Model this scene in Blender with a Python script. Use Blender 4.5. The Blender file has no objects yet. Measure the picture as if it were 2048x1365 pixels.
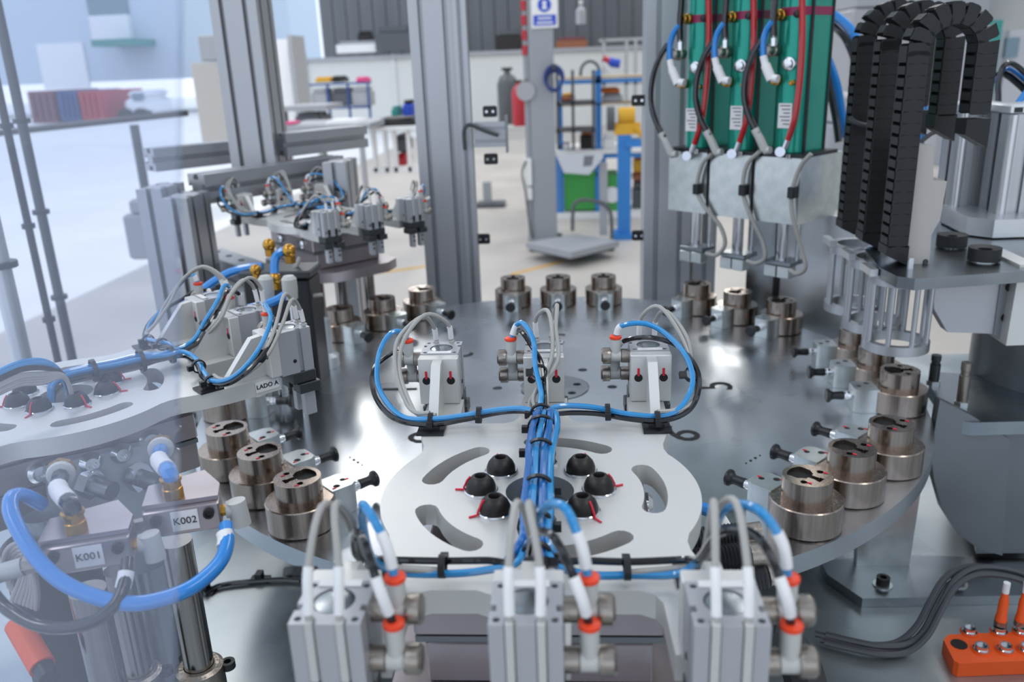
import bpy, math, random
from mathutils import Vector, Matrix
from mathutils.geometry import tessellate_polygon
random.seed(4)
PI = math.pi
col = bpy.context.scene.collection
S = bpy.context.scene
# ------------------------------------------------------------------ camera
CP = Vector((0.0345, -1.034, 0.4069)); YAW, PIT, ROL, FPX = 0.0851, 0.3180, -0.0394, 1684.0
fw = Vector((-math.sin(YAW)*math.cos(PIT), math.cos(YAW)*math.cos(PIT), -math.sin(PIT)))
r0 = fw.cross(Vector((0, 0, 1))).normalized(); u0 = r0.cross(fw)
RT = r0*math.cos(ROL) + u0*math.sin(ROL); UP = -r0*math.sin(ROL) + u0*math.cos(ROL)
cd = bpy.data.cameras.new('camera'); cam = bpy.data.objects.new('camera', cd); col.objects.link(cam)
cam.matrix_world = Matrix(((RT.x, UP.x, -fw.x, CP.x), (RT.y, UP.y, -fw.y, CP.y), (RT.z, UP.z, -fw.z, CP.z), (0, 0, 0, 1)))
cd.sensor_width = 36; cd.lens = FPX/2048*36; cd.clip_start = 0.02; cd.clip_end = 200
cd.dof.use_dof = True; cd.dof.focus_distance = 0.62; cd.dof.aperture_fstop = 8.5
S.camera = cam
S.view_settings.view_transform = 'Standard'; S.view_settings.look = 'None'
S.view_settings.gamma = 1.0; S.view_settings.use_curve_mapping = False
S.view_settings.exposure = -0.1
w = bpy.data.worlds.new('sky'); S.world = w; w.use_nodes = True
nt = w.node_tree; bg = nt.nodes['Background']
tc = nt.nodes.new('ShaderNodeTexCoord'); sp = nt.nodes.new('ShaderNodeSeparateXYZ'); rp = nt.nodes.new('ShaderNodeValToRGB')
nt.links.new(tc.outputs['Generated'], sp.inputs[0]); nt.links.new(sp.outputs['Z'], rp.inputs[0]); nt.links.new(rp.outputs[0], bg.inputs[0])
rp.color_ramp.elements[0].position = 0.0; rp.color_ramp.elements[0].color = (0.80, 0.88, 1.0, 1)
rp.color_ramp.elements[1].position = 0.6; rp.color_ramp.elements[1].color = (0.70, 0.82, 1.0, 1)
bg.inputs[1].default_value = 1.5
S.cycles.max_bounces = 8; S.cycles.diffuse_bounces = 3; S.cycles.glossy_bounces = 4
S.cycles.transparent_max_bounces = 12; S.cycles.transmission_bounces = 6
S.cycles.caustics_reflective = False; S.cycles.caustics_refractive = False

def area(name, loc, rot, sx, sy, e, c=(1, 1, 1)):
    l = bpy.data.lights.new(name, 'AREA'); l.shape = 'RECTANGLE'; l.size = sx; l.size_y = sy; l.energy = e; l.color = c
    o = bpy.data.objects.new(name, l); col.objects.link(o); o.location = loc; o.rotation_euler = rot
    return o
# added overhead fill lights, unseen, in rows below the ceiling
for i, (x, y) in enumerate([(-2.5, -1.5), (2.2, -1.5), (-2.5, 3.0), (2.2, 3.0), (-2.5, 8.0), (2.2, 8.0), (-2.5, 13), (2.2, 13)]):
    area('overhead_fill', (x, y, 3.75), (0, 0, 0), 0.5, 2.6, 42 if y < 5 else 90, (1, 0.97, 0.92))

# ------------------------------------------------------------------ pixel -> world on a known plane
def ray(px, py): return fw + RT*((px-1024)/FPX) - UP*((py-682.5)/FPX)
def Wz(px, py, z): d = ray(px, py); return CP + d*((z-CP.z)/d.z)
def Wy(px, py, y): d = ray(px, py); return CP + d*((y-CP.y)/d.y)
def Wx(px, py, x): d = ray(px, py); return CP + d*((x-CP.x)/d.x)
def Wt(px, py, t): return CP + ray(px, py)*t
def Wp(px, py, p0, n): d = ray(px, py); return CP + d*((Vector(p0)-CP).dot(n)/d.dot(n))

# ------------------------------------------------------------------ materials
def lin(c):
    if isinstance(c, str): c = tuple(int(c[i:i+2], 16)/255 for i in (0, 2, 4))
    return tuple(x/12.92 if x <= 0.04045 else ((x+0.055)/1.055)**2.4 for x in c) + (1,)
M = {}
def mat(name, c, rough=0.5, metal=0.0, noise=None, c2=None, bump=0, stretch=(1, 1, 1), rvar=0, coat=0, trans=0, emit=None, spec=0.5, aniso=0, det=3):
    m = bpy.data.materials.new(name); m.use_nodes = True; n = m.node_tree.nodes; L = m.node_tree.links; b = n['Principled BSDF']
    b.inputs['Base Color'].default_value = lin(c); b.inputs['Roughness'].default_value = rough; b.inputs['Metallic'].default_value = metal
    b.inputs['Coat Weight'].default_value = coat; b.inputs['Specular IOR Level'].default_value = spec
    b.inputs['Transmission Weight'].default_value = trans; b.inputs['Anisotropic'].default_value = aniso
    if emit: b.inputs['Emission Color'].default_value = lin(c); b.inputs['Emission Strength'].default_value = emit
    if noise:
        t = n.new('ShaderNodeTexCoord'); mp = n.new('ShaderNodeMapping'); mp.inputs['Scale'].default_value = stretch
        nz = n.new('ShaderNodeTexNoise'); nz.inputs['Scale'].default_value = noise; nz.inputs['Detail'].default_value = det
        L.new(t.outputs['Object'], mp.inputs[0]); L.new(mp.outputs[0], nz.inputs[0])
        if c2:
            r = n.new('ShaderNodeValToRGB'); r.color_ramp.elements[0].position = 0.35; r.color_ramp.elements[1].position = 0.65
            r.color_ramp.elements[0].color = lin(c); r.color_ramp.elements[1].color = lin(c2)
            L.new(nz.outputs['Fac'], r.inputs[0]); L.new(r.outputs[0], b.inputs['Base Color'])
        if bump:
            bp = n.new('ShaderNodeBump'); bp.inputs['Strength'].default_value = bump; bp.inputs['Distance'].default_value = 0.001
            L.new(nz.outputs['Fac'], bp.inputs['Height']); L.new(bp.outputs[0], b.inputs['Normal'])
        if rvar:
            mr = n.new('ShaderNodeMapRange'); mr.inputs[3].default_value = max(0.02, rough-rvar); mr.inputs[4].default_value = rough+rvar
            mr.inputs[1].default_value = 0.3; mr.inputs[2].default_value = 0.7
            L.new(nz.outputs['Fac'], mr.inputs[0]); L.new(mr.outputs[0], b.inputs['Roughness'])
    M[name] = m; return m
mat('table_metal', 'b2b7bc', 0.26, 1, noise=4, c2='ced2d6', rvar=0.10)
mat('plate_metal', 'dcdbd7', 0.45, 0.5, noise=400, bump=0.03)
mat('nickel', '9a8c82', 0.24, 1, noise=60, c2='aa9d92', stretch=(6, 6, 0.3), rvar=0.05)
mat('alu', 'b4b6b9', 0.36, 0.85, noise=90, c2='bec0c3', stretch=(1, 1, 0.1))
mat('profile_alu', 'b3b4b8', 0.40, 0.7)
mat('profile_dark', '8d8f93', 0.42, 0.75)
mat('body_alu', 'babbbf', 0.42, 0.55)
mat('bright_alu', 'd4d6d8', 0.34, 0.8)
mat('steel', '8d9499', 0.28, 1, noise=8, c2='a3a9ac', rvar=0.08)
mat('deck_steel', '9da5a8', 0.32, 0.85, noise=6, c2='b9bfc0', rvar=0.12)
mat('dark_steel', '4e5052', 0.4, 0.8)
mat('zinc', 'c9cfce', 0.3, 0.9, noise=60, c2='d8dcda')
mat('chrome', 'd9dadc', 0.12, 1)
mat('rod_steel', '9b9590', 0.16, 1)
mat('brass', 'b88a3e', 0.25, 1)
mat('black_plastic', '15161a', 0.38)
mat('chain_black', '121214', 0.5)
mat('black_rubber', '1b1c1e', 0.55)
mat('bolt_black', '2e2c2b', 0.42, 0.5)
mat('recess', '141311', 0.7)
mat('blue_hose', '2a87d6', 0.22, coat=0.4)
mat('blue_tube', '3a9cdc', 0.15, coat=0.6, trans=0.15)
mat('deep_blue_tube', '1f6ab4', 0.16, coat=0.6, trans=0.1)
mat('black_tube', '121318', 0.18, coat=0.5)
mat('grey_cable', 'a9a7a2', 0.45)
mat('dark_cable', '46474c', 0.45)
mat('red_hose', 'b3161f', 0.25, coat=0.4)
mat('orange_ring', 'f0451e', 0.4)
mat('orange_box', 'ea5a1f', 0.45)
mat('fitting_grey', 'c3c3bf', 0.45)
mat('knurl', '9b938a', 0.3, 0.9, noise=500, bump=0.3)
mat('label_white', 'ecebea', 0.6)
mat('ink', '141414', 0.7)
mat('ink_grey', '6b6d72', 0.7)
mat('red_paint', 'e0263f', 0.5)
mat('green_body', '229c88', 0.24, 0.4)
mat('magenta_band', '8e1b4c', 0.4)
mat('beige_cover', 'b9b4ae', 0.5)
mat('pink_grey', 'a79d9f', 0.3, 0.8, noise=20, c2='b3aaac')
mat('dark_green', '1b4640', 0.45)
mat('floor_concrete', 'b9b2aa', 0.42, noise=1.3, c2='c6bfb6', rvar=0.05)
mat('yard_concrete', 'e9e7e6', 0.8, noise=1, c2='f0eeec')
mat('wall_white', 'd8d9d6', 0.7)
mat('wall_dark', '6c6e73', 0.6, noise=2, c2='787a7e', stretch=(1, 1, 0.1))
mat('ceiling_grey', 'b9bbbe', 0.8)
mat('column_grey', '999ca1', 0.55)
mat('bench_blue', '2f7ec6', 0.45)
mat('rack_blue', '2b4a86', 0.45)
mat('wood_board', 'c9b8a0', 0.6, noise=6, c2='bda98f', stretch=(1, 8, 1))
mat('green_crate', '3f9c48', 0.45)
mat('red_crate', 'b52a36', 0.45)
mat('yellow_paint', 'dba525', 0.45)
mat('crate_grey', '55575b', 0.5)
mat('crate_light', 'a5a6aa', 0.5)
mat('navy', '2c3f7e', 0.5)
mat('sign_blue', '2a4ec0', 0.5)
mat('pink', 'e04a86', 0.5)
mat('brown', '9a5f42', 0.6)
mat('orange_fabric', 'd9702c', 0.6)
mat('facade', 'c3d0dc', 0.8)
mat('facade_dark', '6f8794', 0.3)
mat('van_white', 'e9ebee', 0.3)
mat('dark_red', '7c4650', 0.5)
mat('teal', '2e8d84', 0.4)
def glass(name, c, haze, hc, r=0.02, op=None):
    m = bpy.data.materials.new(name); m.use_nodes = True; n = m.node_tree.nodes; L = m.node_tree.links; n.clear()
    out = n.new('ShaderNodeOutputMaterial'); tr = n.new('ShaderNodeBsdfTransparent'); gl = n.new('ShaderNodeBsdfGlossy'); di = n.new('ShaderNodeBsdfDiffuse')
    tr.inputs[0].default_value = lin(c); gl.inputs['Roughness'].default_value = r; gl.inputs[0].default_value = (1, 1, 1, 1); di.inputs[0].default_value = lin(hc)
    fr = n.new('ShaderNodeFresnel'); fr.inputs[0].default_value = 1.58
    m1 = n.new('ShaderNodeMixShader'); m2 = n.new('ShaderNodeMixShader')
    m1.inputs[0].default_value = haze; geo = n.new('ShaderNodeNewGeometry'); fm = n.new('ShaderNodeMath'); fm.operation = 'MULTIPLY'; fi = n.new('ShaderNodeMath'); fi.operation = 'SUBTRACT'; fi.inputs[0].default_value = 1; L.new(geo.outputs['Backfacing'], fi.inputs[1]); L.new(fi.outputs[0], fm.inputs[1]); L.new(fr.outputs[0], fm.inputs[0]); L.new(tr.outputs[0], m1.inputs[1]); L.new(di.outputs[0], m1.inputs[2])
    L.new(fm.outputs[0], m2.inputs[0]); L.new(m1.outputs[0], m2.inputs[1]); L.new(gl.outputs[0], m2.inputs[2]); L.new(m2.outputs[0], out.inputs[0])
    M[name] = m; return m
glass('guard_glass', 'f4f6fc', 0.10, 'cfdcf2')  # pale blue diffuse share paints in the hazy reflected daylight

# ------------------------------------------------------------------ mesh builder
class MB:
    def __init__(s): s.v = []; s.f = []; s.m = []
    def add(s, vs, fs, mi=0, T=None):
        b = len(s.v)
        for p in vs:
            p = Vector(p); s.v.append(T @ p if T else p)
        for f in fs: s.f.append([b+i for i in f]); s.m.append(mi)
        return s
    def box(s, x0, x1, y0, y1, z0, z1, mi=0, T=None, ch=0):
        if ch:
            c = min(ch, (x1-x0)*.45, (y1-y0)*.45, (z1-z0)*.45)
            o = [(x0+c, y0), (x1-c, y0), (x1, y0+c), (x1, y1-c), (x1-c, y1), (x0+c, y1), (x0, y1-c), (x0, y0+c)]
            cx, cy = (x0+x1)/2, (y0+y1)/2
            def ins(p): return (p[0]+(c if p[0] < cx else -c)*1.0, p[1]+(c if p[1] < cy else -c)*1.0)
            t = [ins(p) for p in o]
            vs = [(p[0], p[1], z0) for p in t]+[(p[0], p[1], z0+c) for p in o]+[(p[0], p[1], z1-c) for p in o]+[(p[0], p[1], z1) for p in t]
            fs = []
            for k in range(3):
                for i in range(8): j = (i+1) % 8; fs.append((k*8+i, k*8+j, (k+1)*8+j, (k+1)*8+i))
            fs.append(list(range(7, -1, -1))); fs.append(list(range(24, 32)))
            return s.add(vs, fs, mi, T)
        vs = [(x, y, z) for z in (z0, z1) for x, y in ((x0, y0), (x1, y0), (x1, y1), (x0, y1))]
        return s.add(vs, [(3, 2, 1, 0), (4, 5, 6, 7), (0, 1, 5, 4), (1, 2, 6, 5), (2, 3, 7, 6), (3, 0, 4, 7)], mi, T)
    def lathe(s, prof, n=24, mi=0, T=None, caps=True):
        vs = []; fs = []
        for r, z in prof:
            for i in range(n): a = 2*PI*i/n; vs.append((r*math.cos(a), r*math.sin(a), z))
        for k in range(len(prof)-1):
            for i in range(n): j = (i+1) % n; fs.append((k*n+i, k*n+j, (k+1)*n+j, (k+1)*n+i))
        if caps: fs.append(list(range(n-1, -1, -1))); fs.append([(len(prof)-1)*n+i for i in range(n)])
        return s.add(vs, fs, mi, T)
    def cyl(s, p0, p1, r, n=16, mi=0, r2=None):
        p0 = Vector(p0); p1 = Vector(p1); d = p1-p0
        T = Matrix.Translation(p0) @ d.to_track_quat('Z', 'Y').to_matrix().to_4x4()
        return s.lathe([(r, 0), (r if r2 is None else r2, d.length)], n, mi, T)
    def prism(s, outer, z0, z1, holes=(), mi=0, T=None, fm=1):
        """outline with holes (points, depth or None for through) between z0 and z1"""
        def area2(p): return sum(p[i][0]*p[(i+1) % len(p)][1]-p[(i+1) % len(p)][0]*p[i][1] for i in range(len(p)))
        if area2(outer) < 0: outer = outer[::-1]
        def caps(loops, z, up):
            flat = [q for l in loops for q in l]
            tr = tessellate_polygon([[Vector((q[0], q[1], 0)) for q in l] for l in loops])
            fs = []
            for t in tr:
                a, b, c = (flat[i] for i in t)
                cr = (b[0]-a[0])*(c[1]-a[1])-(b[1]-a[1])*(c[0]-a[0])
                if abs(cr) < 1e-14: continue
                fs.append(tuple(t) if (cr > 0) == up else tuple(t[::-1]))
            s.add([(q[0], q[1], z) for q in flat], fs, mi, T)
        hs = [(h if area2(h) > 0 else h[::-1], d) for h, d in holes]
        caps([outer]+[h for h, d in hs], z1, True); caps([outer]+[h for h, d in hs if d is None], z0, False)
        n = len(outer)
        s.add([(p[0], p[1], z) for z in (z0, z1) for p in outer], [(i, (i+1) % n, n+(i+1) % n, n+i) for i in range(n)], mi, T)
        for h, d in hs:
            k = len(h); zb = z0 if d is None else z1-d
            s.add([(p[0], p[1], z) for z in (zb, z1) for p in h], [(i, k+i, k+(i+1) % k, (i+1) % k) for i in range(k)], mi, T)
            if d is not None: s.add([(p[0], p[1], zb) for p in h], [tuple(range(k))], fm, T)
        return s
    def tube(s, pts, r, n=8, mi=0, sub=6):
        pts = smooth([Vector(p) for p in pts], sub) if sub > 1 else [Vector(p) for p in pts]
        vs = []; fs = []; t0 = (pts[1]-pts[0]).normalized(); nrm = t0.orthogonal().normalized()
        for i, p in enumerate(pts):
            a = pts[max(i-1, 0)]; b = pts[min(i+1, len(pts)-1)]; t = (b-a).normalized() if (b-a).length > 1e-9 else t0
            nrm = (nrm-t*nrm.dot(t)).normalized(); bi = t.cross(nrm)
            for k in range(n): an = 2*PI*k/n; vs.append(p+(nrm*math.cos(an)+bi*math.sin(an))*r)
        for i in range(len(pts)-1):
            for k in range(n): j = (k+1) % n; fs.append((i*n+k, i*n+j, (i+1)*n+j, (i+1)*n+k))
        fs.append(list(range(n-1, -1, -1))); fs.append([(len(pts)-1)*n+k for k in range(n)])
        return s.add(vs, fs, mi)
    def sphere(s, c, r, n=14, mi=0, sz=1):
        pr = [(max(1e-5, r*math.cos(a)), r*sz*math.sin(a)) for a in [-PI/2+PI*i/8 for i in range(9)]]
        return s.lathe(pr, n, mi, Matrix.Translation(Vector(c)), caps=False)
    def build(s, name, mats, parent=None, ang=35):
        me = bpy.data.meshes.new(name); me.from_pydata([tuple(v) for v in s.v], [], s.f)
        for m in (mats if isinstance(mats, (list, tuple)) else [mats]): me.materials.append(M[m] if isinstance(m, str) else m)
        me.polygons.foreach_set('material_index', s.m); me.polygons.foreach_set('use_smooth', [True]*len(s.f))
        me.set_sharp_from_angle(angle=math.radians(ang)); me.update()
        o = bpy.data.objects.new(name, me); col.objects.link(o)
        if parent: o.parent = parent
        return o
def smooth(P, sub):
    out = []
    for i in range(len(P)-1):
        a = P[i-1] if i else P[0]*2-P[1]; b = P[i]; c = P[i+1]; d = P[i+2] if i+2 < len(P) else P[-1]*2-P[-2]
        for k in range(sub):
            t = k/sub
            out.append(0.5*((2*b)+(c-a)*t+(2*a-5*b+4*c-d)*t*t+(3*b-a-3*c+d)*t**3))
    out.append(P[-1]); return out
def circ(cx, cy, r, n=16, a0=0): return [(cx+r*math.cos(a0+2*PI*i/n), cy+r*math.sin(a0+2*PI*i/n)) for i in range(n)]
def rrect(x0, x1, y0, y1, r, n=4):
    o = []
    for cx, cy, a in ((x1-r, y1-r, 0), (x0+r, y1-r, PI/2), (x0+r, y0+r, PI), (x1-r, y0+r, 3*PI/2)):
        for i in range(n+1): t = a+PI/2*i/n; o.append((cx+r*math.cos(t), cy+r*math.sin(t)))
    return o
def tag(o, label, cat=None, group=None, kind=None):
    if label: o['label'] = label
    if cat: o['category'] = cat
    if group: o['group'] = group
    if kind: o['kind'] = kind
    return o
def empty(name, loc=(0, 0, 0), rz=0, label=None, cat=None, group=None):
    o = bpy.data.objects.new(name, None); col.objects.link(o); o.location = loc; o.rotation_euler = (0, 0, rz); o.empty_display_size = 0.01
    return tag(o, label, cat, group)
def copy_tree(o, parent=None):
    c = o.copy(); col.objects.link(c)
    if parent: c.parent = parent
    for ch in list(o.children): copy_tree(ch, c)
    return c
def struct(o, label=None):
    o['kind'] = 'structure'
    if label: o['label'] = label
    return o
def fr(origin, xa, za):
    """frame matrix: x axis xa, z axis za"""
    x = Vector(xa).normalized(); z = Vector(za).normalized(); y = z.cross(x)
    return Matrix(((x.x, y.x, z.x, origin[0]), (x.y, y.y, z.y, origin[1]), (x.z, y.z, z.z, origin[2]), (0, 0, 0, 1)))
def slab(mb, pts, n, th, mi=0):
    """polygon of world points lying on a plane with normal n, extruded by th along -n"""
    n = Vector(n).normalized(); o = pts[0]; x = (pts[1]-pts[0]).normalized(); x = (x-n*x.dot(n)).normalized()
    T = fr(o, x, n); Ti = T.inverted(); q = [(Ti @ p) for p in pts]
    mb.prism([(p.x, p.y) for p in q], -th, 0, mi=mi, T=T); return mb
def text(body, size, T, m, parent, name='lettering', ext=0.00015, kind='lettering', bold=0):
    cu = bpy.data.curves.new(name, 'FONT'); cu.body = body; cu.size = size; cu.extrude = ext; cu.align_x = 'CENTER'; cu.align_y = 'CENTER'; cu.resolution_u = 3; cu.offset = bold
    o = bpy.data.objects.new(name, cu); col.objects.link(o)
    dg = bpy.context.evaluated_depsgraph_get(); me = bpy.data.meshes.new_from_object(o.evaluated_get(dg))
    bpy.data.objects.remove(o); me.materials.clear(); me.materials.append(M[m]); me.transform(T)
    o = bpy.data.objects.new(name, me); col.objects.link(o)
    if parent: o.parent = parent
    return o
def hose(name, label, pts, r, m, cat='hose', group=None, n=8, sub=6, parent=None):
    o = MB().tube(pts, r, n, 0, sub).build(name, m, parent)
    if not parent: tag(o, label, cat, group)
    return o
mat('mid_steel', '74787b', 0.38, 0.7, noise=6, c2='7e8285')
# ------------------------------------------------------------------ the hall
DZ = -0.20     # machine deck
FZ = -1.0      # hall floor
struct(MB().box(-3.4, 9, -7, 22, FZ-0.1, FZ).build('floor', 'floor_concrete'), 'pale polished concrete hall floor')
struct(MB().box(-60, -3.4, -20, 60, FZ-0.12, FZ-0.004).build('floor_yard', 'yard_concrete'), 'bright concrete yard outside the open hall side')
mb = MB()
for i in range(46): x = -6.2+i*0.33; mb.box(x, x+0.30, 20.6, 20.64, FZ, 4.3)
mb.box(-6.2, 9, 20.64, 20.7, FZ, 4.3)
struct(mb.build('wall_back', 'wall_dark'), 'dark grey sheet metal back wall')
w2 = struct(MB().box(-6.2, 9, 18.9, 19.05, FZ, 0.62).build('wall_partition', 'wall_white'), 'low white partition wall')
struct(MB().box(-6.2, 9, 18.8, 19.1, 0.62, 0.70).build('trim_1', 'crate_light'), 'grey ledge on the low white partition')
struct(MB().box(9, 9.1, -7, 22, FZ, 4.3).build('wall_right', 'wall_white'))
# ceiling: opaque bays between open skylight strips
k = 0
y = -7.0
while y < 22:
    struct(MB().box(-3.6, 9, y, y+1.5, 4.3, 4.4).build('ceiling', 'ceiling_grey')); y += 2.6
# floor paint lines
for (a, b, c, d) in [((1020, 548), (1130, 520), (1132, 523), (1022, 551)), ((700, 552), (860, 530), (860, 533), (700, 556))]:
    pts = [Wz(p[0], p[1], FZ+0.002) for p in (a, b, c, d)]
    struct(slab(MB(), pts, (0, 0, 1), 0.0018).build('trim_2', 'yellow_paint'), 'thin yellow floor marking line')

# ------------------------------------------------------------------ machine deck
mb = MB().box(-1.35, 1.35, -1.25, 0.68, DZ-0.03, DZ)
deck = tag(mb.build('machine_deck', 'deck_steel'), 'brushed steel machine base deck under the round table', 'deck')

# ------------------------------------------------------------------ rotary indexing table
R = 0.45
table = empty('indexing_table', (0, 0, 0), 0.0075, 'large round polished aluminium indexing table carrying the nests', 'table')
holes = []
for a in range(8):
    t = a*PI/4+PI/8
holes = [(circ(0.0755*math.cos(a), 0.0755*math.sin(a), 0.0065, 14), 0.008) for a in [i*PI/3 for i in range(6)]]
holes += [(circ(0.0, 0.0, 0.046, 40), 0.003)]
MB().prism([(R*math.cos(2*PI*i/180), R*math.sin(2*PI*i/180)) for i in range(180)], -0.019, 0, holes, fm=0).build('disc', 'table_metal', table)
hubh = [(circ(0.031*math.cos(a), 0.031*math.sin(a), 0.0055, 12), 0.006) for a in [i*PI/3+0.3 for i in range(6)]]+[(circ(0, 0, 0.012, 20), 0.008)]
hub = MB().prism(circ(0, 0, 0.0445, 40), -0.004, 0.0006, hubh).build('hub_cap', ['steel', 'recess'], table)
for i in range(6):
    a = i*PI/3+0.3
    MB().cyl((0.031*math.cos(a), 0.031*math.sin(a), -0.0045), (0.031*math.cos(a), 0.031*math.sin(a), -0.002), 0.0042, 12).build('screw', 'dark_steel', hub)
for n_, a in ((5, 0), (6, -45), (4, 45), (3, 90), (2, 135), (1, 180), (8, -135)):
    t = math.radians(a); er = Vector((math.cos(t), math.sin(t), 0))
    c = er*0.209; up = -er; rt = up.cross(Vector((0, 0, 1)))
    T = fr(c+Vector((0, 0, 0.0003)), rt, (0, 0, 1))
    text(str(n_), 0.068, T, 'ink', table, 'engraved_number', 0.0002)
for a in (-45, -135):
    t = math.radians(a); er = Vector((math.cos(t), math.sin(t), 0)); et = Vector((-er.y, er.x, 0))
    for i in range(4):
        c = er*0.302+et*(i-1.5)*0.0085
        MB().cyl(c+Vector((0, 0, 0.0001)), c+Vector((0, 0, 0.0005)), 0.0016 if i % 3 else 0.001, 8).build('marking', 'ink', table)
MB().lathe([(0.13, -0.15), (0.13, -0.019)], 48).build('spindle', 'steel', table)
tag(MB().lathe([(0.20, DZ), (0.20, -0.152), (0.19, -0.150)], 48).build('indexer_housing', 'steel'), 'round steel indexer housing below the indexing table', 'housing')

# ------------------------------------------------------------------ part nests
def arc_pts(r, a0, a1, n): return [(r*math.cos(a0+(a1-a0)*i/n), r*math.sin(a0+(a1-a0)*i/n)) for i in range(n+1)]
def make_nest():
    t = empty('part_nest')                                    # local -x points to the table centre
    MB().lathe([(0.0305, 0), (0.0325, 0.0015), (0.0325, 0.0268), (0.0315, 0.0278), (0.0225, 0.0278)], 40).build('pedestal', 'nickel', t)
    tee = [(0.0140, -0.0040), (0.0140, 0.0040), (0.0100, 0.0040), (0.0100, 0.0028), (0.0020, 0.0028), (0.0020, 0.0058), (-0.0040, 0.0105)] + arc_pts(0.0178, PI-0.66, PI+0.66, 8) + [(-0.0040, -0.0105), (0.0020, -0.0058), (0.0020, -0.0028), (0.0100, -0.0028), (0.0100, -0.0040)]
    h = [(tee, 0.004), (circ(0.004, 0.0135, 0.0031, 10), 0.006), (circ(0.004, -0.0135, 0.0031, 10), 0.006)]
    ins = MB().prism(circ(0, 0, 0.0218, 40), 0.0278, 0.0487, h).build('insert', ['nickel', 'recess'], t)
    blk = MB().prism([(-0.0265, -0.0150), (-0.0265, 0.0150), (-0.0470, 0.0150), (-0.0535, 0.0105), (-0.0535, -0.0105), (-0.0470, -0.0150)], 0, 0.029,
                     [(circ(-0.035, 0.008, 0.0035, 10), 0.004), (circ(-0.046, 0.0, 0.0030, 10), 0.004)]).build('stop_block', ['zinc', 'recess'], t)
    T = fr((-0.0535, 0, 0.017), (0, 0, 1), (-1, 0, 0))
    pl = MB().lathe([(0.0056, 0), (0.0056, 0.006), (0.0045, 0.007), (0.0045, 0.010)], 16, 0, T).build('plunger_sleeve', 'chrome', t)
    MB().lathe([(0.0046, 0.009), (0.0052, 0.0105), (0.0048, 0.016), (0.0046, 0.021), (0.0060, 0.0245), (0.0082, 0.0262), (0.0085, 0.0285), (0.0070, 0.0298)], 20, 0, T).build('knob', 'black_plastic', pl)
    rp_ = [(0.006, 0.0155, .0006), (0.0005, -0.0105, .0006)]
    return t
st_name = {90: 'at the far side of the table', 45: 'under the green cylinders', 0: 'beneath the cable chains', -45: 'at the near right of the table',
           -135: 'at the near left of the table', 180: 'under the labelled left arm', 135: 'at the far left of the table'}
pos_name = {90: ('left', 'middle', 'right'), 45: ('left', 'middle', 'right'), 0: ('farthest', 'middle', 'nearest'), -45: ('farthest', 'middle', 'nearest'),
            -135: ('nearest', 'middle', 'farthest'), 180: ('nearest', 'middle', 'farthest'), 135: ('left', 'middle', 'right')}
proto = None
for a in (90, 45, 0, -45, -135, 180, 135):
    t = math.radians(a)+0.0075
    er = Vector((math.cos(t), math.sin(t), 0)); et = Vector((math.sin(t), -math.cos(t), 0))
    for k in (-1, 0, 1):
        o = proto = make_nest() if proto is None else proto
        if not (a == 90 and k == -1): o = copy_tree(proto)
        p = er*0.4081+et*0.0794*k
        o.location = (p.x, p.y, 0.0002); o.rotation_euler = (0, 0, t)
        tag(o, '%s round metal nest with black knob, %s' % (pos_name[a][k+1], st_name[a]), 'nest', 'part nests on the indexing table')
        if a in (-45, -135):   # inspector's red paint dabs
            for (dx, dy, z) in ((-0.031, 0.0105, 0.0291), (-0.0495, 0.0018, 0.0291), (0.0085, 0.0150, 0.0488), (0.0085, -0.0118, 0.0488)):
                MB().box(dx-0.0019, dx+0.0019, dy-0.0010, dy+0.0010, z, z+0.0003, T=None).build('paint_dab', 'red_paint', o)

# ------------------------------------------------------------------ transfer arms
PT = 0.164      # plate top above the table
def arm_outline():
    o = []
    def end(s):
        # s=+1 right-hand walk on +x end, from y=-.. to y=+..
        q = []
        q += [(0.048, -0.0815), (0.056, -0.0795), (0.064, -0.0800), (0.080, -0.0845), (0.100, -0.0880), (0.146, -0.0885)]
        for yc in (-0.079, 0.0, 0.079):
            y0, y1 = yc-0.0170, yc+0.0170
            if yc > -0.07: q += [(0.146, y0)]
            if yc < 0.07:
                q += [(0.146, y1), (0.110, y1+0.001), (0.1035, y1+0.004)]
                ny0 = yc+0.079-0.0170
                q += [(0.1, y1+0.011)] + [(0.1, ny0-0.011), (0.1035, ny0-0.004), (0.110, ny0-0.001)]
        q += [(0.146, 0.0885), (0.100, 0.0880), (0.080, 0.0845), (0.064, 0.0800), (0.056, 0.0795), (0.048, 0.0815)]
        return [(s*x, s*y_) for x, y_ in q]
    A = end(1)
    a0 = math.atan2(0.0815, 0.048)
    arcp = [(0.0946*math.cos(a0+(PI-2*a0)*i/22), 0.0946*math.sin(a0+(PI-2*a0)*i/22)) for i in range(1, 22)]
    B = end(-1)
    arcq = [(-x, -y_) for x, y_ in arcp]
    return A+arcp+B+arcq
def slot(ac, r=0.0685, hw=0.0068, da=math.radians(20)):
    o = arc_pts(r+hw, ac-da, ac+da, 10)
    e = ac+da; c = (r*math.cos(e), r*math.sin(e)); o += [(c[0]+hw*math.cos(e+PI*i/6), c[1]+hw*math.sin(e+PI*i/6)) for i in range(1, 6)]
    o += arc_pts(r-hw, ac+da, ac-da, 10)
    e = ac-da; c = (r*math.cos(e), r*math.sin(e)); o += [(c[0]+hw*math.cos(e+PI+PI*i/6), c[1]+hw*math.sin(e+PI+PI*i/6)) for i in range(1, 6)]
    return o
BOLT_A = [i*PI/4 for i in range(8)]
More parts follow.
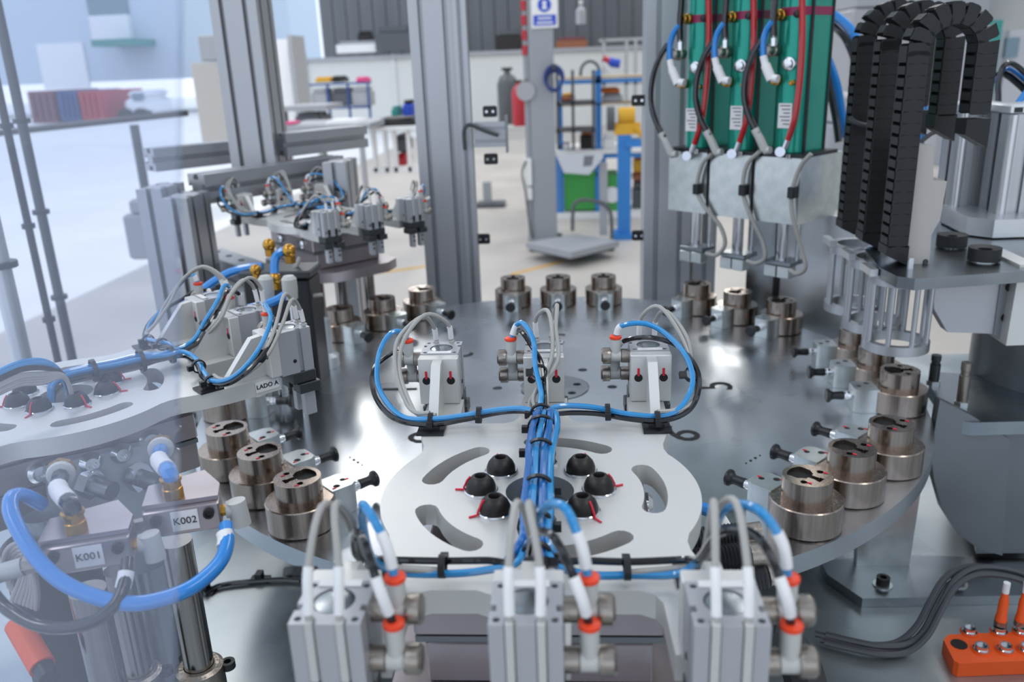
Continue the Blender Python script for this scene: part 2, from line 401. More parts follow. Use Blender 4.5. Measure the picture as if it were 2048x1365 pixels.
def make_arm():
    t = empty('transfer_arm')
    hs = [(slot(math.radians(d)-PI/2), None) for d in (147, 75, 3, -69, -141)]+[(circ(0, 0, 0.0205, 32), None)]
    MB().prism(arm_outline(), -0.0135, 0, hs).build('plate', 'plate_metal', t, 30)
    for a in BOLT_A:
        x, y_ = 0.0352*math.cos(a), 0.0352*math.sin(a)
        T = Matrix.Translation((x, y_, 0))
        wsh = MB().lathe([(0.0103, 0), (0.0103, 0.0014), (0.0098, 0.0018)], 24, 0, T).build('washer', 'chrome', t)
        MB().lathe([(0.0031, 0.0095), (0.0036, 0.0105), (0.0052, 0.0100), (0.0078, 0.0070), (0.0090, 0.0040), (0.0092, 0.0016)][::-1]+[(0.0031, 0.0062)], 24, 0, T).build('bolt_head', 'bolt_black', t)
        a2 = math.atan2(y_, x)+random.uniform(-.5, .5)
        pts = []
        for rr, zz in ((0.0062, 0.0094), (0.0082, 0.0068), (0.0094, 0.0042), (0.0104, 0.0022), (0.0106, 0.0008), (0.0125, 0.0006), (0.0158, 0.0005)):
            pts.append(Vector((x+rr*math.cos(a2), y_+rr*math.sin(a2), zz)))
        MB().tube(pts, 0.0007, 5, 0, 1).build('paint_stripe', 'red_paint', t)
    # flange and drive block under the plate
    MB().lathe([(0.052, -0.0208), (0.052, -0.0136)], 40).build('flange', 'steel', t)
    d = MB().box(-0.078, 0.078, -0.066, 0.066, -0.044, -0.021, ch=0.0015).build('drive_block', 'pink_grey', t)
    MB().box(-0.0775, 0.0775, -0.0655, 0.0655, -0.0478, -0.0442).build('joint_strip', 'mid_steel', d)
    MB().box(-0.078, 0.078, -0.060, 0.060, -0.073, -0.048, ch=0.001).build('drive_block', 'pink_grey', t)
    for x, y_ in ((-0.04, 0.0665), (0.04, 0.0665), (-0.04, -0.0665), (0.04, -0.0665)):
        s_ = 1 if y_ > 0 else -1
        MB().lathe([(0.009, 0), (0.009, 0.002), (0.006, 0.005), (0.003, 0.005), (0.003, 0.003)], 18, 0, fr((x, y_*0.995, -0.033), (1, 0, 0), (0, s_, 0))).build('screw_head', 'chrome', t)
    return t
def arm_stand(t):
    MB().prism([(-0.100, -0.058), (-0.100, 0.058), (-0.082, 0.080), (0.10, 0.080), (0.12, 0.05), (0.12, -0.05), (0.10, -0.080), (-0.082, -0.080)], -0.090, -0.0735).build('mounting_plate', 'pink_grey', t)
    for x, y_ in ((-0.05, -0.05), (0.05, -0.05), (-0.05, 0.05), (0.05, 0.05)):
        MB().cyl((x, y_, DZ-PT+0.0005), (x, y_, -0.0905), 0.010, 20).build('guide_column', 'rod_steel', t)
def make_gripper():
    t = empty('pneumatic_gripper')     # local x outward from the arm centre, origin on plate top below the body centre
    br = MB().box(-0.022, -0.0125, -0.0150, 0.0150, 0, 0.0365, ch=0.0006)
    T = fr((0, 0.0035, 0), (1, 0, 0), (0, -1, 0))
    br.prism([(-0.022, 0), (-0.057, 0), (-0.057, 0.004), (-0.031, 0.0345), (-0.022, 0.0355)], -0.0035, 0.0035, T=fr((0, 0, 0), (1, 0, 0), (0, -1, 0)))
    b = br.build('bracket', 'plate_metal', t)
    for s in (-1, 1):
        MB().lathe([(0.0031, 0), (0.0031, 0.0003)], 16, 0, fr((-0.0220, s*0.0092, 0.019), (0, 1, 0), (-1, 0, 0))).build('screw_hole', 'recess', b)
        MB().box(-0.0224, -0.0221, s*0.0092-0.0009, s*0.0092+0.0009, 0.0205, 0.0265).build('paint_mark', 'red_paint', b)
    nb = 0.0022; X1 = 0.0170
    o = [(-0.0125, -0.0145), (0.004, -0.0145), (0.004, -0.0120), (0.008, -0.0120), (0.008, -0.0145), (X1, -0.0145)]
    for yc in (-0.0062, 0.0062): o += [(X1, yc-nb), (X1-.0035, yc-nb), (X1-.0035, yc+nb), (X1, yc+nb)]
    o += [(X1, 0.0145), (0.008, 0.0145), (0.008, 0.0120), (0.004, 0.0120), (0.004, 0.0145), (-0.0125, 0.0145)]
    h = [(circ(x, y_, 0.0016, 8), 0.004) for x, y_ in ((-0.009, -0.0112), (-0.009, 0.0112), (0.0135, -0.0115), (0.0135, 0.0115))]+[(circ(0.0015, 0, 0.0088, 20), 0.0012)]
    bd = MB().prism(o, -0.001, 0.037, h).build('body', ['body_alu', 'recess'], t)
    MB().lathe([(0.0080, 0.0359), (0.0080, 0.0366), (0.0072, 0.0368)], 20, 0, Matrix.Translation((0.0015, 0, 0))).build('piston_cap', 'steel', bd)
    MB().box(-0.0122, -0.0078, -0.009, 0.009, 0.0371, 0.0377).build('name_plate', 'label_white', bd)
    for s in (-1, 1):
        MB().lathe([(0.0023, 0), (0.0023, 0.0003)], 10, 0, fr((X1+.0001, s*0.0115, 0.006), (0, 1, 0), (1, 0, 0))).build('port', 'chrome', bd)
        MB().lathe([(0.0017, 0), (0.0017, 0.0003)], 10, 0, fr((0.0, s*0.0146, 0.010), (1, 0, 0), (0, s, 0))).build('port', 'recess', bd)
        MB().box(X1-.0031, X1+.0013, s*0.0062-0.0017, s*0.0062+0.0017, 0.010, 0.0385, ch=0.0004).build('sensor', 'fitting_grey', t)
        MB().box(X1-.0031, X1+.0011, s*0.0062-0.0018, s*0.0062+0.0018, 0.001, 0.010).build('sensor_tip', 'black_plastic', t)
    MB().box(-0.004, 0.018, -0.0150, 0.0150, -0.011, -0.001, ch=0.0006).build('jaw_rail', 'dark_steel', t)
    for s in (-1, 1):
        j = MB().box(0.000, 0.020, min(s*0.0035, s*0.0175), max(s*0.0035, s*0.0175), -0.020, -0.0112, ch=0.0005).build('jaw', 'dark_steel', t)
        MB().box(0.006, 0.0165, min(s*0.0045, s*0.0115), max(s*0.0045, s*0.0115), -0.043, -0.0202, ch=0.0005).build('finger', 'body_alu', t)
        for z in (-0.025, -0.032): MB().lathe([(0.0018, 0), (0.0018, 0.0009)], 10, 0, fr((0.0166, s*0.008, z), (0, 1, 0), (1, 0, 0))).build('finger_screw', 'dark_steel', j)
    # flow control valves on the +y side
    for i, (x, z) in enumerate(((-0.003, 0.030), (0.006, 0.0125))):
        T = fr((x, 0.0145, z), (1, 0, 0), (0, 1, 0))
        v = MB().lathe([(0.0054, 0), (0.0054, 0.006), (0.0046, 0.0065), (0.0046, 0.014), (0.0060, 0.0142), (0.0064, 0.0150), (0.0064, 0.0200), (0.0052, 0.0212)], 18, 0, T).build('flow_valve', 'knurl', t)
        dx = 0.0; hh = 0.0135 if i == 0 else 0.0155
        f = MB().cyl((x, 0.0250, z), (x+dx, 0.0250, z+hh), 0.0040, 14).cyl((x, 0.0212, z), (x, 0.0288, z), 0.0048, 14).build('push_fitting', 'fitting_grey', v)
        d = Vector((0, 0, 1)); p = Vector((x+dx, 0.0250, z+hh))
        MB().lathe([(0.0040, 0), (0.0046, 0.0006), (0.0046, 0.0022), (0.0030, 0.0030)], 14, 0, Matrix.Translation(p) @ d.to_track_quat('Z', 'Y').to_matrix().to_4x4()).build('release_ring', 'orange_ring', v)
    return t
ARMS = [(Vector((0.0093, -0.585, PT)), PI/2+0.0149, 'front arm'), (Vector((-0.386, -0.421, PT)), math.radians(44.6), 'left arm'),
        (Vector((-0.414, 0.414, PT)), math.radians(-45), 'far left arm')]
arm0 = make_arm(); grip0 = make_gripper()
arm_lab = ['pale aluminium slotted transfer arm plate in the foreground centre with eight domed bolts',
           'aluminium slotted transfer arm at the left marked LADO A, partly behind glass', 'aluminium transfer arm at the far left behind the indexing table']
side = {1: ('left', 'middle', 'right'), -1: ('left', 'middle', 'right')}
def hose_paths():
    """air tubes and sensor leads for one end, local arm coordinates with z above plate top; list of (kind, gripper k, points)"""
    P = []
    v = 0.156
    # gripper +1 (valve on the open side): loop outwards then back along the plate edge
    P.append(('blue', 1, [(v, .104, .044), (v-.001, .107, .052), (.150, .114, .052), (.140, .122, .040), (.124, .122, .024), (.108, .112, .012), (.096, .098, .007), (.091, .079, .007), (.092, .055, .009), (.096, .032, .012), (.094, .012, .013), (.082, .003, .013)]))
    P.append(('black', 1, [(v+.009, .104, .0285), (v+.012, .112, .034), (.158, .121, .032), (.143, .1275, .026), (.124, .127, .017), (.106, .116, .009), (.094, .100, .004), (.0895, .079, .004), (.091, .055, .006), (.097, .030, .010), (.096, .010, .010), (.084, .001, .010)]))
    P.append(('blue', 0, [(v, .025, .043), (v-.001, .020, .056), (.148, .013, .058), (.137, .007, .048), (.125, .0045, .034), (.111, .003, .020), (.098, .002, .015), (.086, .001, .013)]))
    P.append(('black', 0, [(v+.009, .025, .0285), (v+.008, .021, .047), (.150, .016, .052), (.140, .010, .044), (.128, .0010, .032), (.113, .000, .018), (.099, -.001, .012), (.086, -.002, .010)]))
    P.append(('blue', -1, [(v, -.054, .043), (v-.002, -.058, .054), (.150, -.074, .056), (.143, -.092, .050), (.130, -.104, .036), (.114, -.106, .022), (.100, -.098, .011), (.092, -.083, .007), (.092, -.060, .008), (.098, -.034, .012), (.094, -.012, .014), (.082, -.005, .013)]))
    P.append(('black', -1, [(v+.009, -.054, .0285), (v+.004, -.060, .040), (.150, -.078, .046), (.141, -.100, .040), (.126, -.109, .028), (.110, -.110, .016), (.097, -.101, .007), (.0895, -.083, .004), (.090, -.060, .005), (.096, -.036, .008), (.096, -.010, .009), (.084, -.003, .009)]))
    # sensor leads over the bracket tops
    P.append(('grey', 1, [(.175, .085, .038), (.171, .086, .052), (.160, .094, .062), (.142, .1075, .050), (.125, .108, .030), (.108, .100, .014), (.096, .090, .010), (.093, .079, .010)]))
    P.append(('grey', 1, [(.175, .073, .038), (.171, .075, .054), (.158, .088, .064), (.140, .1035, .050), (.124, .104, .030), (.107, .096, .014), (.097, .088, .009), (.094, .076, .009)]))
    P.append(('grey', 0, [(.175, .006, .038), (.172, .006, .056), (.160, -.004, .066), (.145, -.006, .055), (.130, -.006, .036), (.112, .006, .016), (.097, .006, .009), (.080, .007, .010)]))
    P.append(('grey', 0, [(.175, -.006, .038), (.173, -.008, .058), (.162, -.012, .068), (.146, -.009, .055), (.131, -.009, .034), (.112, .008, .012), (.097, .009, .007), (.080, .009, .008)]))
    P.append(('grey', -1, [(.175, -.073, .038), (.172, -.075, .056), (.160, -.088, .066), (.144, -.101, .048), (.128, -.107, .030), (.110, -.104, .016), (.096, -.094, .010), (.093, -.080, .010)]))
    P.append(('grey', -1, [(.175, -.085, .038), (.172, -.086, .054), (.162, -.094, .062), (.146, -.104, .046), (.130, -.109, .028), (.111, -.107, .014), (.098, -.097, .009), (.094, -.083, .009)]))
    return P
colm = {'blue': ('blue_tube', 0.0020, 'thin translucent blue air tube'), 'black': ('black_tube', 0.0019, 'thin glossy black air tube'), 'grey': ('grey_cable', 0.0016, 'thin grey sensor lead')}
def tie_part(parent, p, axis, r, m='black_plastic'):
    T = Matrix.Translation(Vector(p)) @ Vector(axis).to_track_quat('Z', 'Y').to_matrix().to_4x4()
    mb = MB().lathe([(r, -0.0017), (r+0.0012, -0.0017), (r+0.0012, 0.0017), (r, 0.0017), (r, -0.0017)], 16, 0, T, caps=False)
    mb.box(r-0.0005, r+0.0045, -0.0022, 0.0022, -0.0020, 0.0020, T=T)
    return mb
arms = [arm0, copy_tree(arm0), copy_tree(arm0)]
for ai, (c, ang, nm) in enumerate(ARMS):
    arm = arms[ai]
    arm.location = c; arm.rotation_euler = (0, 0, ang)
    tag(arm, arm_lab[ai], 'transfer arm', None)
    if ai != 1: arm_stand(arm)
    TA = Matrix.Translation(c) @ Matrix.Rotation(ang, 4, 'Z')
    for e in (1, -1):
        TE = TA @ Matrix.Rotation(0 if e == 1 else PI, 4, 'Z')
        en = {(0, 1): 'front arm far end', (0, -1): 'front arm near end', (1, 1): 'left arm table end', (1, -1): 'left arm outer end',
              (2, 1): 'far left arm table end', (2, -1): 'far left arm outer end'}[(ai, e)]
        if (ai, e) == (1, -1): continue      # outside the frame
        for k in (-1, 0, 1):
            g = grip0 if (ai == 0 and e == 1 and k == -1) else copy_tree(grip0)
            p = TE @ Vector((0.159, 0.079*k, 0)); g.location = p; g.rotation_euler = (0, 0, ang+(0 if e == 1 else PI))
            if e == 1: pn = {1: 'left', 0: 'middle', -1: 'right'}[k]
            else: pn = {1: 'right', 0: 'middle', -1: 'left'}[k]
            if ai == 1: pn = {1: 'farthest', 0: 'middle', -1: 'nearest'}[k]
            if ai == 2 and e == 1: pn = {1: 'right', 0: 'middle', -1: 'left'}[k]
            if ai == 2 and e == -1: pn = {1: 'left', 0: 'middle', -1: 'right'}[k]
            g['_pn'] = pn
            tag(g, '%s grey pneumatic gripper on the %s' % (pn, en), 'gripper', 'pneumatic grippers on the transfer arms')
        cnt = {}; v_ = 0.156
        for kind, k, pts in hose_paths():
            mname, rr, lb = colm[kind]
            pn = {1: 'left', 0: 'middle', -1: 'right'}[k] if e == 1 else {1: 'right', 0: 'middle', -1: 'left'}[k]
            if ai == 1: pn = {1: 'farthest', 0: 'middle', -1: 'nearest'}[k]
            if ai == 2: pn = ({1: 'right', 0: 'middle', -1: 'left'} if e == 1 else {1: 'left', 0: 'middle', -1: 'right'})[k]
            if ai == 0 and e == -1:      # near end: short upright loops
                s_ = 0.079*k
                if kind == 'blue': pts = [(v_, s_+.025, .043), (v_-.002, s_+.022, .060), (.146, s_+.014, .071), (.128, s_+.006, .058), (.108, s_+.002, .026), (.096, s_*.9, .007)]
                elif kind == 'black': pts = [(v_+.009, s_+.025, .0285), (v_+.010, s_+.021, .046), (.152, s_+.012, .060), (.132, s_+.002, .050), (.110, s_-.002, .024), (.094, s_*.9, .011)]
                else:
                    so = .006 if cnt.get((kind, k), 0) == 0 else -.006
                    pts = [(.175, s_+so, .038), (.168, s_+so, .058), (.150, s_+so*.5, .074), (.130, s_+so*.3, .058), (.112, s_, .028), (.096, s_*.95, .010)]
                if k and kind != 'grey': dz_ = .004 if kind == 'black' else 0; dx_ = -.003 if kind == 'black' else .002; pts += [(.094+dx_, s_*.6, .006+dz_), (.096+dx_, s_*.3, .008+dz_), (.093, s_*.1, .012)]
                elif k: pts += [(.095, s_*.6, .007)]
            jz = lambda: random.uniform(-.0015, .0015)
            P_ = [TE @ Vector((x+jz()*(i > 1), y_+jz()*(i > 1), z+abs(jz())*(i > 1))) for i, (x, y_, z) in enumerate(pts)]
            if kind != 'grey' or k == 0:
                oy = {1: 0.0055, 0: 0.0, -1: -0.0055}[k]+(0.002 if kind == 'black' else 0)
                zz = 0.006+0.003*((k+2) % 2)+(0.006 if kind == 'blue' else 0)
                P_ += [TE @ Vector(q) for q in ((.062, oy, zz+.001), (.040, oy*0.9, zz+.001), (.018, oy*0.8, zz+.002), (.001, oy*0.8, zz+.001), (-.010, oy*.7, zz-.008), (-.013, oy*.6, -.03))]
            key = (kind, k); cnt[key] = cnt.get(key, 0)+1
            which = '' if kind != 'grey' else (' (outer)' if cnt[key] == 1 else ' (inner)')
            ho = hose('sensor_lead' if kind == 'grey' else 'air_tube', '%s%s, %s gripper, %s' % (lb, which, pn, en), P_, rr, mname, 'cable' if kind == 'grey' else 'air tube', None, 8, 5)
            sm = smooth(P_, 8); i0 = 3 if kind != 'grey' else 1
            MB().tube(sm[i0:i0+(8 if e == -1 else 6)], rr+0.0005, 10, 0, 1).build('marker_sleeve', 'label_white', ho)
        for (x, y_, z, ax, r_) in ((.0925, .079, .006, (0, 1, 0), .0045), (.0945, .045, .009, (0, 1, 0), .0048), (.0945, -.045, .010, (0, 1, 0), .0048), (.091, -.079, .006, (0, 1, 0), .0045),
                                   (.088, .001, .0115, (1, 0, 0), .0070), (.062, .000, .0125, (1, 0, 0), .0088), (.024, 0, .0135, (1, 0, 0), .0086), (.122, .003, .030, (1, 0, -1.1), .0050), (.124, -.107, .026, (1, .1, -1), .0048)):
            pn = '%s' % ('beside the bracket' if abs(y_) > .06 else 'on the bundle')
            o = tie_part(None, (0, 0, 0), ax, r_).build('cable_tie', 'black_plastic')
            o.matrix_world = TE @ Matrix.Translation((x, y_, z))
            where = {(.0925, .079): 'left edge', (.0945, .045): 'left run', (.0945, -.045): 'right run', (.091, -.079): 'right edge', (.088, .001): 'junction', (.062, .000): 'inner bundle',
                     (.024, 0): 'centre hole bundle', (.122, .003): 'middle gripper tubes', (.124, -.107): 'side gripper loop'}[(x, y_)]
            tag(o, 'black cable tie at the %s of tubes, %s' % (where, en), 'cable tie', 'cable ties on the tube bundles')
        for y_ in (.079, -.079):
            mb = MB().prism([(-.0095, -.0095), (.0095, -.0095), (.0095, .0095), (-.0095, .0095)], 0.0002, 0.0018)
            mb.box(-.004, .004, -.005, .005, .0018, .0045)
            o = mb.build('tie_mount', 'black_plastic'); o.matrix_world = TE @ Matrix.Translation((.0885, y_*0.99, 0))
            tag(o, 'square black adhesive tie mount at %s corner of the %s' % ('one' if y_ > 0 else 'the other', en), 'tie mount', 'tie mounts')
for o in bpy.data.objects:
    if '_pn' in o: del o['_pn']
for i, (o_, m_) in enumerate(((-.0075, 'blue_tube'), (-.0030, 'deep_blue_tube'), (.0020, 'blue_tube'), (.0068, 'deep_blue_tube'))):
    TA = Matrix.Translation(ARMS[0][0]) @ Matrix.Rotation(ARMS[0][1], 4, 'Z')
    z_ = .0165+.0015*(i % 2)
    P_ = [TA @ Vector(q_) for q_ in ((.090, o_*.6-.002, .010), (.080, o_*.8-.003, z_), (.055, o_*1.1-.002, z_), (.020, o_, z_+.001), (-.010, o_*.9, z_+.001), (-.050, o_, z_), (-.080, o_*.9, z_-.001), (-.090, o_*2, .010))]
    hose('air_tube', '%s blue tube in the bundle crossing the front plate centre' % ('leftmost', 'second from left', 'second from right', 'rightmost')[3-i], P_, 0.0022, m_, 'air tube')
# lettering LADO A on the edge of the left arm
c, ang, nm = ARMS[1]
TA = Matrix.Translation(c) @ Matrix.Rotation(ang, 4, 'Z')
arm_left = [o for o in col.objects if o.get('label') == arm_lab[1]][0]
lt = MB().box(0.1235, 0.1442, -0.0892, -0.0886, -0.0105, -0.0015).build('label', 'label_white', arm_left)
T = fr((0.1338, -0.0893, -0.0060), (1, 0, 0), (0, -1, 0))
text('LADO A', 0.0053, T, 'ink', lt, bold=0.00012)
# side plate with ports on the drive of the left arm
npl = TA.to_3x3() @ Vector((0, -1, 0)); p0 = TA @ Vector((0, -0.078, 0)); TAi = TA.inverted()
pts = [TAi @ Wp(x, y_, p0, npl) for x, y_ in ((92, 932), (330, 883), (342, 1008), (240, 1062), (112, 1092))]
slab(MB(), pts, (0, -1, 0), 0.011).build('side_plate', 'body_alu', arm_left)
for x, y_, r_ in ((181, 926, 0.0085), (243, 907, 0.0085)):
    q_ = TAi @ Wp(x, y_, p0, npl)
    MB().lathe([(r_, 0), (r_, 0.001), (r_*.6, 0.0055), (r_*.35, 0.0055), (r_*.35, 0.003)], 20, 0, fr(q_, (1, 0, 0), (0, -1, 0))).build('screw_head', 'chrome', arm_left)
for (x, y_), (x2, y2), r_ in (((172, 965), (200, 1018), 0.0075), ((268, 952), (290, 985), 0.007)):
    q_ = TAi @ Wp(x, y_, p0, npl); d_ = Vector((0.012, -0.022, -0.004))
    b_ = MB().cyl(q_, q_+d_*0.35, 0.0115, 6).build('port_nut', 'chrome', arm_left); MB().cyl(q_+d_*0.35, q_+d_, r_, 18).build('port_plug', 'mid_steel', b_)
q_ = TAi @ Wp(318, 978, p0, npl); MB().lathe([(0.0085, 0), (0.0085, 0.008), (0.002, 0.008), (0.002, 0.006)], 20, 0, fr(q_, (1, 0, 0), (0, -1, 0))).build('port_plug', 'mid_steel', arm_left)
# tubes and leads arching in from the outer end of the left arm
arc_l = [(-60, 775), (-10, 748), (40, 726), (85, 722), (122, 740), (140, 775), (138, 800)]
for i in range(9):
    m_, r_, nm_ = (('blue_tube', .0021, 'blue tube'), ('black_tube', .0020, 'black tube'), ('grey_cable', .0016, 'grey lead'))[0 if i < 2 else (1 if i < 4 else 2)]
    oy = (i if i < 4 else i+1)*5.0
    P_ = [Wt(x+random.uniform(-2, 2)+(i-4)*1.5*(j > 3), y_+oy*(1 if j < 4 else 0.35), 0.60+0.012*j) for j, (x, y_) in enumerate(arc_l)]
    hose('air_tube' if i < 4 else 'sensor_lead', '%s, %s from the top, arching over the left arm bolts to its centre' % (nm_, ('first', 'second', 'third', 'fourth', 'fifth', 'sixth', 'seventh', 'eighth', 'lowest')[i]), P_, r_, m_, 'air tube' if i < 4 else 'cable')
# ------------------------------------------------------------------ aluminium profile frame
def prof_section(nx, ny, u=0.045, g=0.0045, dp=0.010):
    W, H = nx*u/2, ny*u/2; o = []
    def side(n, L):   # along +x at y=-H, slots at unit centres
        q = []
        for i in range(n):
            c = -L+u*(i+0.5)
            q += [(c-g, 0), (c-g, 0.002), (c-g*1.8, 0.004), (c-g*1.8, dp), (c+g*1.8, dp), (c+g*1.8, 0.004), (c+g, 0.002), (c+g, 0)]
        return q
    o += [(-W, -H)]+[(x, -H+d) for x, d in side(nx, W)]
    o += [(W, -H)]+[(W-d, x) for x, d in side(ny, H)]
    o += [(W, H)]+[(-x, H-d) for x, d in side(nx, W)]
    o += [(-W, H)]+[(-W+d, -x) for x, d in side(ny, H)]
    return o
def profile(p0, p1, nx, ny, xa, name, label, u=0.045, kind=None, m='profile_alu', parent=None):
    p0 = Vector(p0); p1 = Vector(p1); z = (p1-p0).normalized(); x = Vector(xa); x = (x-z*x.dot(z)).normalized()
    o = MB().prism(prof_section(nx, ny, u), 0, (p1-p0).length, T=fr(p0, x, z)).build(name, m, parent)
    if label: tag(o, label, 'profile')
    return o
def post(px, Y, nx, ny, label, z0=DZ, z1=0.95, u=0.045, rz=0.0):
    p = Wy(px[0], px[1], Y)
    o = empty('profile_post', (p.x, p.y, 0), rz, label, 'post')
    profile((0, 0, z0), (0, 0, z1), nx, ny, (1, 0, 0), 'extrusion', None, u, parent=o)
    MB().box(-nx*u/2-0.004, nx*u/2+0.004, -ny*u/2-0.004, ny*u/2+0.004, z0, z0+0.008).build('foot_plate', 'dark_steel', o)
    return o
post((905, 560), 0.63, 2, 2, 'double slotted aluminium frame post left of the workshop view')
p = post((948, 560), 0.585, 1, 1, 'narrow dark edged aluminium post beside the double slotted post', u=0.024)
post((1328, 560), 0.64, 2, 2, 'slotted aluminium frame post left of the green cylinders')
post((1400, 560), 0.66, 1, 2, 'narrow aluminium frame post behind the farthest right nests')
# hinge bracket on the left post
b0 = Wy(945, 235, 0.56); b1 = Wy(1012, 305, 0.56)
hb = empty('profile_bracket', (0, 0, 0), 0, 'short horizontal aluminium profile stub with bent rod on the post', 'bracket')
MB().prism([(y_-0.0, z) for y_, z in prof_section(2, 1, 0.0225, 0.003, 0.006)], 0, b1.x-b0.x, T=fr((b0.x, 0.575, (b0.z+b1.z)/2), (0, 0, 1), (1, 0, 0))).build('extrusion', 'profile_alu', hb)
MB().box(b1.x, b1.x+0.003, 0.56, 0.59, b1.z-0.001, b0.z+0.001).build('end_cap', 'profile_dark', hb)
MB().tube([Wy(930, 300, 0.545), Wy(928, 262, 0.545), Wy(940, 250, 0.545), Wy(970, 262, 0.545), Wy(997, 271, 0.545)], 0.0035, 8).build('bent_rod', 'dark_steel', hb)
def hinge(px, py, Y, label):
    p = Wy(px, py, Y); o = empty('panel_clip', tuple(p), 0, label, 'clip')
    mb = MB().box(-0.013, 0.013, -0.005, 0.005, -0.010, 0.010, ch=0.002).build('clip_body', 'black_plastic', o)
    for s in (-1, 1): MB().lathe([(0.0025, 0), (0.0025, 0.001)], 10, 0, fr((s*0.006, -0.005, 0), (1, 0, 0), (0, -1, 0))).build('screw', 'chrome', mb)
    return o
hinge(980, 223, 0.57, 'black panel clip above the profile stub'); hinge(982, 318, 0.57, 'black panel clip below the profile stub')
hinge(967, 478, 0.60, 'black panel clip low on the left double post')
hinge(1277, 201, 0.62, 'upper black panel clip on the right post'); hinge(1277, 471, 0.62, 'lower black panel clip on the right post')

# left rear frame of profiles
def beam(a, b, t, nx, ny, label, u=0.045, dz=0):
    z = Wt((a[0]+b[0])/2, (a[1]+b[1])/2, t).z+dz
    return profile(Wz(a[0], a[1], z), Wz(b[0], b[1], z), nx, ny, (0, 0, 1), 'profile_beam', label, u)
LF = 1.75
post((520, 300), 0.66, 2, 2, 'tall double aluminium post at the rear left rising out of frame', z0=0.215, z1=0.95)
beam((300, 320), (520, 297), 1.75, 1, 1, 'horizontal aluminium profile beam left of the tall rear post')
beam((560, 290), (722, 272), 1.75, 1, 1, 'horizontal aluminium profile beam right of the tall rear post')
beam((395, 378), (672, 336), 1.62, 1, 1, 'lower horizontal aluminium beam behind the far left arm', u=0.052)
post((690, 430), 0.62, 1, 2, 'short aluminium post under the right end of the rear beams', z1=0.24)
post((410, 640), 0.37, 1, 2, 'aluminium corner post left of the far left arm', z1=0.215)
post((365, 640), 0.42, 1, 2, 'second aluminium corner post at the rear left behind glass', z1=0.225)

